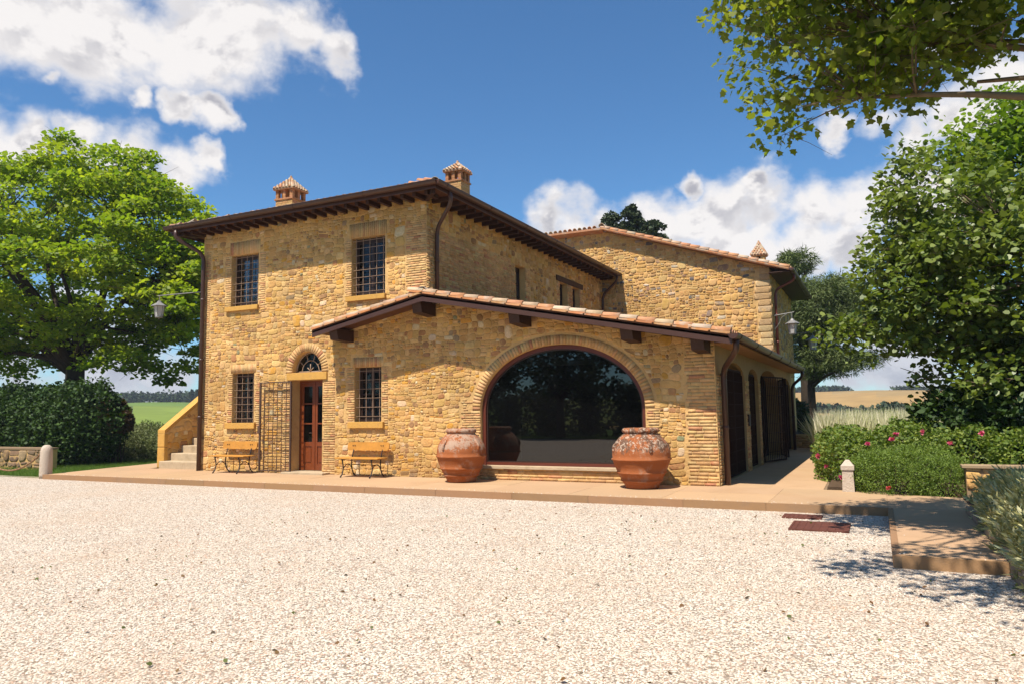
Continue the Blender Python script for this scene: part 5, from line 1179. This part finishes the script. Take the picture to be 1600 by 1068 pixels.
# benches
def bench(x):
    o_ = Vector((x, 14.4, Z0)); t = thing('bench', 'x', 'bench', tuple(o_), 'orange plank benches against the facade')
    def plank(name, x0, x1, y0, y1, z0, z1, rnd, tilt=0):
        m = MB(); n_ = 6; pts = []
        for (cx_, cz_, a0) in ((x1-rnd, z1-rnd, 0), (x0+rnd, z1-rnd, pi/2), (x0+rnd, z0+rnd, pi), (x1-rnd, z0+rnd, 3*pi/2)):
            for j in range(n_): a = a0+pi/2*j/(n_-1); pts.append((cx_+rnd*cos(a), cz_+rnd*sin(a)))
        k = len(pts); V = [(o_.x+u, o_.y+y0+tilt*(v-z0), o_.z+v) for u, v in pts]+[(o_.x+u, o_.y+y1+tilt*(v-z0), o_.z+v) for u, v in pts]
        m.add(V, [tuple(range(k)), tuple(range(2*k-1, k-1, -1))]+[(i, i+k, (i+1) % k+k, (i+1) % k) for i in range(k)]); return m.build(name, M_bench, t)
    for i, y in enumerate((-.245, -.105, .035)):
        m = MB(); m.box((o_.x-.63, o_.y+y, o_.z+.435), (o_.x+.63, o_.y+y+.13, o_.z+.465)); ob = m.build('seat_plank', M_bench, t); bv = ob.modifiers.new('bevel', 'BEVEL'); bv.width = .008; bv.segments = 2
    bk = plank('backrest', -.62, .62, .225, .255, .62, .82, .07, .12)
    for s in (-1, 1):
        for dx in (-.03, .03):
            m = MB(); m.tube([(o_.x+s*.42+dx, o_.y+.238, o_.z+.74), (o_.x+s*.42+dx, o_.y+.224, o_.z+.74)], .012, 8); m.build('bolt', M_iron_black, bk)
        X = o_.x+s*.43; B = lambda y, z: (X, o_.y+y, o_.z+z)
        m = MB(); m.tube(bend([B(-.22, .43), B(-.20, .36), B(-.13, .26), B(-.19, .10), B(-.30, 0)], 4, .1), [.015]*99, 8) if False else m.tube([B(-.21, .435), B(-.19, .36), B(-.165, .27), B(-.165, .18), B(-.20, .08), B(-.27, .006)], [.017, .016, .015, .015, .016, .018], 8); m.build('leg', M_iron_black, t, True)
        m = MB(); m.tube([B(.17, .435), B(.16, .36), B(.15, .27), B(.17, .17), B(.22, .07), B(.30, .006)], [.017, .016, .015, .015, .016, .018], 8); m.build('leg', M_iron_black, t, True)
        m = MB(); m.tube([B(-.165, .20)]+[B(-.16+.32*u, .20+.11*sin(pi*u)) for u in (.2, .4, .6, .8)]+[B(.16, .20)], .010, 6); m.tube([B(-.22, .425), B(.19, .425)], .014, 6); m.build('brace', M_iron_black, t, True)
        m = MB(); m.tube([B(.17, .43), B(.20, .55), B(.262, .70), B(.275, .80)], .014, 8); m.build('back_support', M_iron_black, t, True)
    m = MB(); m.tube([(o_.x-.43, o_.y, o_.z+.30), (o_.x+.43, o_.y, o_.z+.30)], .008, 6); m.build('stretcher', M_iron_black, t)
    return t
b1 = bench(-15.4); b1['label'] = 'orange plank bench with iron legs under the window left of the door'
b2 = bench(-11.15); b2['label'] = 'orange plank bench with iron legs between the door and the white crusted jar'

# lanterns
def lantern(x, y, z, s, wallpt, label, arm_z, scroll=True):
    t = thing('wall_lantern', label, 'lantern', (x, y, z), 'lanterns on iron brackets'); m = MB()
    def fr(r0, z0, r1, z1, mm, n=6):
        for j in range(n):
            a = 2*pi*j/n; b = 2*pi*(j+1)/n
            mm.quad([(x+r0*cos(a), y+r0*sin(a), z0), (x+r0*cos(b), y+r0*sin(b), z0), (x+r1*cos(b), y+r1*sin(b), z1), (x+r1*cos(a), y+r1*sin(a), z1)])
    fr(.30*s, z+.32*s, .10*s, z+.44*s, m); fr(.30*s, z+.30*s, .30*s, z+.32*s, m); fr(.10*s, z+.44*s, .05*s, z+.52*s, m)
    m.build('lamp_cap', M_pale_iron, t)
    m = MB()
    for j in range(6): a = 2*pi*j/6; m.tube([(x+.13*s*cos(a), y+.13*s*sin(a), z-.12*s), (x+.20*s*cos(a), y+.20*s*sin(a), z+.31*s)], .012*s, 5)
    m.lathe([(.14*s, -.13*s), (.14*s, -.10*s)], 12, (x, y, z), close_top=True); m.tube([(x, y, z-.13*s), (x, y, z-.2*s)], .02*s, 6); m.tube([(x, y, z+.5*s), (x, y, arm_z)], .012, 6); m.build('lamp_frame', M_pale_iron, t)
    m = MB(); fr(.125*s, z-.10*s, .19*s, z+.30*s, m); m.build('lamp_glass', G_lamp, t)
    m = MB(); w_ = Vector(wallpt); e = Vector((x, y, arm_z)); m.tube([w_, e+(e-w_).normalized()*.08], .016, 6)
    if scroll: m.tube(bend([w_+Vector((0, 0, -.55)), w_+(e-w_)*.35+Vector((0, 0, -.30)), w_+(e-w_)*.42+Vector((0, 0, -.12)), w_+(e-w_)*.8], 5, .3), .010, 6)
    m.build('bracket', M_pale_iron, t)
M_pale_iron = material('grey_painted_iron', (.20, .19, .18), rough=.5, spec=.4, var=.3, vscale=20)
lantern(-19.2, 15.0, 4.68, .78, (XL-.0, 15.0, 5.20), 'whitish hexagonal lantern hanging from a bracket at the left corner of the farmhouse', 5.24, False)
lantern(-2.55, 27.9, 4.34, .84, (RX1, 27.9, 4.92), 'grey iron lantern with scrolled bracket on the rear house corner, nearer of two', 5.0)
lantern(-2.25, 33.0, 4.12, .92, (RX1, 33.0, 4.7), 'dark iron lantern on the rear house side wall, farther of two', 4.75)

# planting bed edge, post, covers
post = thing('stone_post', 'pinkish cut stone post with pyramidal top between rose hedge and sage bush', 'post', (-.52, 14.62, Z0))
m = MB(); m.hexa([(-.63, 14.52, Z0-.01), (-.43, 14.52, Z0-.01), (-.43, 14.74, Z0-.01), (-.63, 14.74, Z0-.01), (-.62, 14.53, .50), (-.44, 14.53, .50), (-.44, 14.73, .50), (-.62, 14.73, .50)]); sh_ = m.build('shaft', M_travertine, post)
m = MB(); m.hexa([(-.64, 14.51, .505), (-.42, 14.51, .505), (-.42, 14.75, .505), (-.64, 14.75, .505), (-.64, 14.51, .58), (-.42, 14.51, .58), (-.42, 14.75, .58), (-.64, 14.75, .58)])
m.hexa([(-.635, 14.515, .58), (-.425, 14.515, .58), (-.425, 14.745, .58), (-.635, 14.745, .58), (-.56, 14.60, .68), (-.50, 14.60, .68), (-.50, 14.66, .68), (-.56, 14.66, .68)]); m.build('cap', M_travertine, post)
bed = thing('planter_wall', 'low ochre stone wall of the raised bed between sage bush and silvery lavender', 'wall', (2.2, 14.3, 0)); m = MB(); m.box((1.25, 14.25, 0), (3.6, 14.55, .60), (.3, .2, .11)); m.box((1.2, 14.2, .60), (3.7, 14.6, .64), (.34, .24, .14)); bw = m.build('wall_core', M_kerb, bed)
BW = lambda u, v, h: (u, 14.25-h, v)
lay(rubble((1.25, 3.6, 0, .6), lambda u, v: True, lambda u, v: [(-1, 0, -1.25), (1, 0, 3.6), (0, 1, .6)], [], PAL_F, .03, gap=.008, hh=.02), BW, M_stone, bw, 'stone', 'rubble_stones', 24)
kb = thing('bed_kerb', 'grey brown edging of the lavender bed along the right side of the gravel', 'kerb', (1.1, 8, 0)); m = MB()
m.build('x', M_kerb) if False else None
y = 2.6
while y < 12.3: L = random.uniform(.8, 1.2); mm = MB(); mm.box((1.055, y, -.04), (1.17, min(y+L, 12.36)-.006, .20+random.uniform(-.004, .004)), jit((.33, .24, .16), .1)); mm.build('kerb_block', M_kerb, kb); y += L
so_ = MB(); so_.box((1.17, 2.0, -.2), (8, 14.2, .13)); so_.box((-.9, 14.95, -.1), (9, 30, .16)); o = so_.build('bed_soil', M_soil); o['kind'] = 'structure'
for (x0, y0, x1, y1, lab) in ((-1.12, 10.62, -.44, 11.34, 'larger rusty steel cover plate lying in the gravel'), (-1.32, 11.72, -.84, 12.05, 'smaller rusty cover plate half buried beside the terrace kerb')):
    t = thing('drain_cover', lab, 'drain cover', ((x0+x1)/2, (y0+y1)/2, 0)); m = MB(); m.box((x0, y0, -.01), (x1, y1, .018)); m.build('plate', M_rust, t)
    m = MB(); e = .03; m.box((x0-e, y0-e, -.01), (x1+e, y0-.002, .022)); m.box((x0-e, y1+.002, -.01), (x1+e, y1+e, .022)); m.box((x0-e, y0, -.01), (x0-.002, y1, .022)); m.box((x1+.002, y0, -.01), (x1+e, y1, .022)); m.build('rim', M_rust, t)
    m = MB(); [m.box((x0+.05+k*(x1-x0-.1)/6, y0+.04, .018), (x0+.062+k*(x1-x0-.1)/6, y1-.04, .023)) for k in range(7)]; m.build('ribs', M_rust, t)

# low brick planter by the far end of the walk
pl = thing('brick_planter', 'low brick plinth at the far corner of the arcade wing', 'plinth', (-2.5, 30, Z0)); m = MB(); m.box((-2.8, 29.9, 0), (-2.05, 30.3, .62)); pc_ = m.build('plinth_core', M_mortar, pl)
PW = lambda u, v, h: (u, 29.9-h, v)
lay(bricks(-2.8, -2.05, Z0, .6, bl=.25, bh=.065), PW, M_brick, pc_, 'brick', 'brick_courses', 10)

# pebbles on the gravel court: real stones near the camera, thinning with distance
n = 270000; r = 2.6+(rng.random(n)**.95)*20; r = r[rng.random(n) < np.clip((22.6-r)/13, 0, 1)**.8]; n = len(r); a = rng.uniform(-1.15, .22, n); x = r*np.sin(a); y = r*np.cos(a)
keep = (y < 12.36) & (x < 1.0) & ~((x > .02) & (y > 8.45)); x, y, r = x[keep], y[keep], r[keep]
for (x0, y0, x1, y1) in ((-1.15, 10.59, -.41, 11.37), (-1.35, 11.69, -.81, 12.08)):
    k = ~((x > x0) & (x < x1) & (y > y0) & (y < y1)); x, y, r = x[k], y[k], r[k]
n = len(x); s = rng.uniform(.004, .0105, n)*(1+.35*(rng.random(n) < .06)); oct_ = np.array([(1, 0, -.3), (0, 1, -.3), (-1, 0, -.3), (0, -1, -.3), (.15, .1, 1)], float)
th = rng.uniform(0, 2*pi, n); V = np.repeat(oct_[None], n, 0)*(1+rng.uniform(-.28, .28, (n, 5, 1)))*np.stack([rng.uniform(.9, 1.5, n), rng.uniform(.7, 1.0, n), rng.uniform(.5, .8, n)], 1)[:, None, :]
tx = rng.uniform(-.5, .5, (n, 1)); V2 = V.copy(); V2[:, :, 2] = V[:, :, 2]+V[:, :, 0]*tx*.8; c_, s_ = np.cos(th)[:, None], np.sin(th)[:, None]
V3 = np.stack([V2[:, :, 0]*c_-V2[:, :, 1]*s_, V2[:, :, 0]*s_+V2[:, :, 1]*c_, V2[:, :, 2]], 2)*s[:, None, None]+np.stack([x, y, s*.45], 1)[:, None, :]
Fo = np.array([(0, 1, 4), (1, 2, 4), (2, 3, 4), (3, 0, 4)])
F = (Fo[None]+(np.arange(n)*5)[:, None, None]).reshape(-1, 3)
PC = np.array([(.76, .71, .63), (.72, .65, .56), (.80, .77, .71), (.62, .52, .42), (.74, .69, .62), (.60, .42, .33), (.30, .25, .20), (.74, .64, .56)]); w_ = np.array([.20, .2, .12, .16, .14, .07, .07, .04])
col = PC[rng.choice(len(PC), n, p=w_/w_.sum())]*np.array([.83, .775, .70])*(1+rng.uniform(-.12, .08, (n, 1)))
o = mesh_obj('gravel', V3.reshape(-1, 3), F, np.repeat(col, 4, 0), M_pebble); o['kind'] = 'stuff'
# gravel kicked up onto the terrace edge
k = 700; xs_ = rng.uniform(-20, 1.0, k); ys_ = np.where(xs_ < .05, 12.44+np.abs(rng.normal(size=k))*.16, 8.55+np.abs(rng.normal(size=k))*.5); sel = rng.choice(n, k)
V4 = V3[sel]-np.stack([x[sel], y[sel], s[sel]*.45], 1)[:, None]+np.stack([xs_, ys_, np.full(k, Z0+.006)], 1)[:, None]
o = mesh_obj('scattered_gravel', V4.reshape(-1, 3), (Fo[None]+(np.arange(k)*5)[:, None, None]).reshape(-1, 3), np.repeat(col[sel], 4, 0), M_pebble); o['kind'] = 'stuff'
# fallen leaves and bits on the gravel
n = 520; x = rng.uniform(-9, .9, n); y = rng.uniform(3.2, 11.8, n); k = (x < 0) | (y < 8.3); x, y = x[k], y[k]
o = leaf_mesh('fallen_leaves', np.stack([x, y, np.full(len(x), .016)], 1), .028, [(.16, .08, .03), (.10, .12, .03), (.20, .12, .05), (.07, .05, .03)], L_small, None, 'oval', .9, szv=.7); o['kind'] = 'stuff'

# ------------------------------------------------------------------ air
hz = MB(); hz.box((-420, -420, -12), (420, 420, 24)); M_haze = bpy.data.materials.new('air_haze'); M_haze.use_nodes = True
M_haze.node_tree.nodes.remove(M_haze.node_tree.nodes['Principled BSDF']); pv = M_haze.node_tree.nodes.new('ShaderNodeVolumePrincipled'); pv.inputs['Color'].default_value = (.78, .86, 1, 1); pv.inputs['Density'].default_value = .00032
M_haze.node_tree.links.new(pv.outputs[0], M_haze.node_tree.nodes['Material Output'].inputs['Volume']); o = hz.build('haze', M_haze); o['kind'] = 'stuff'
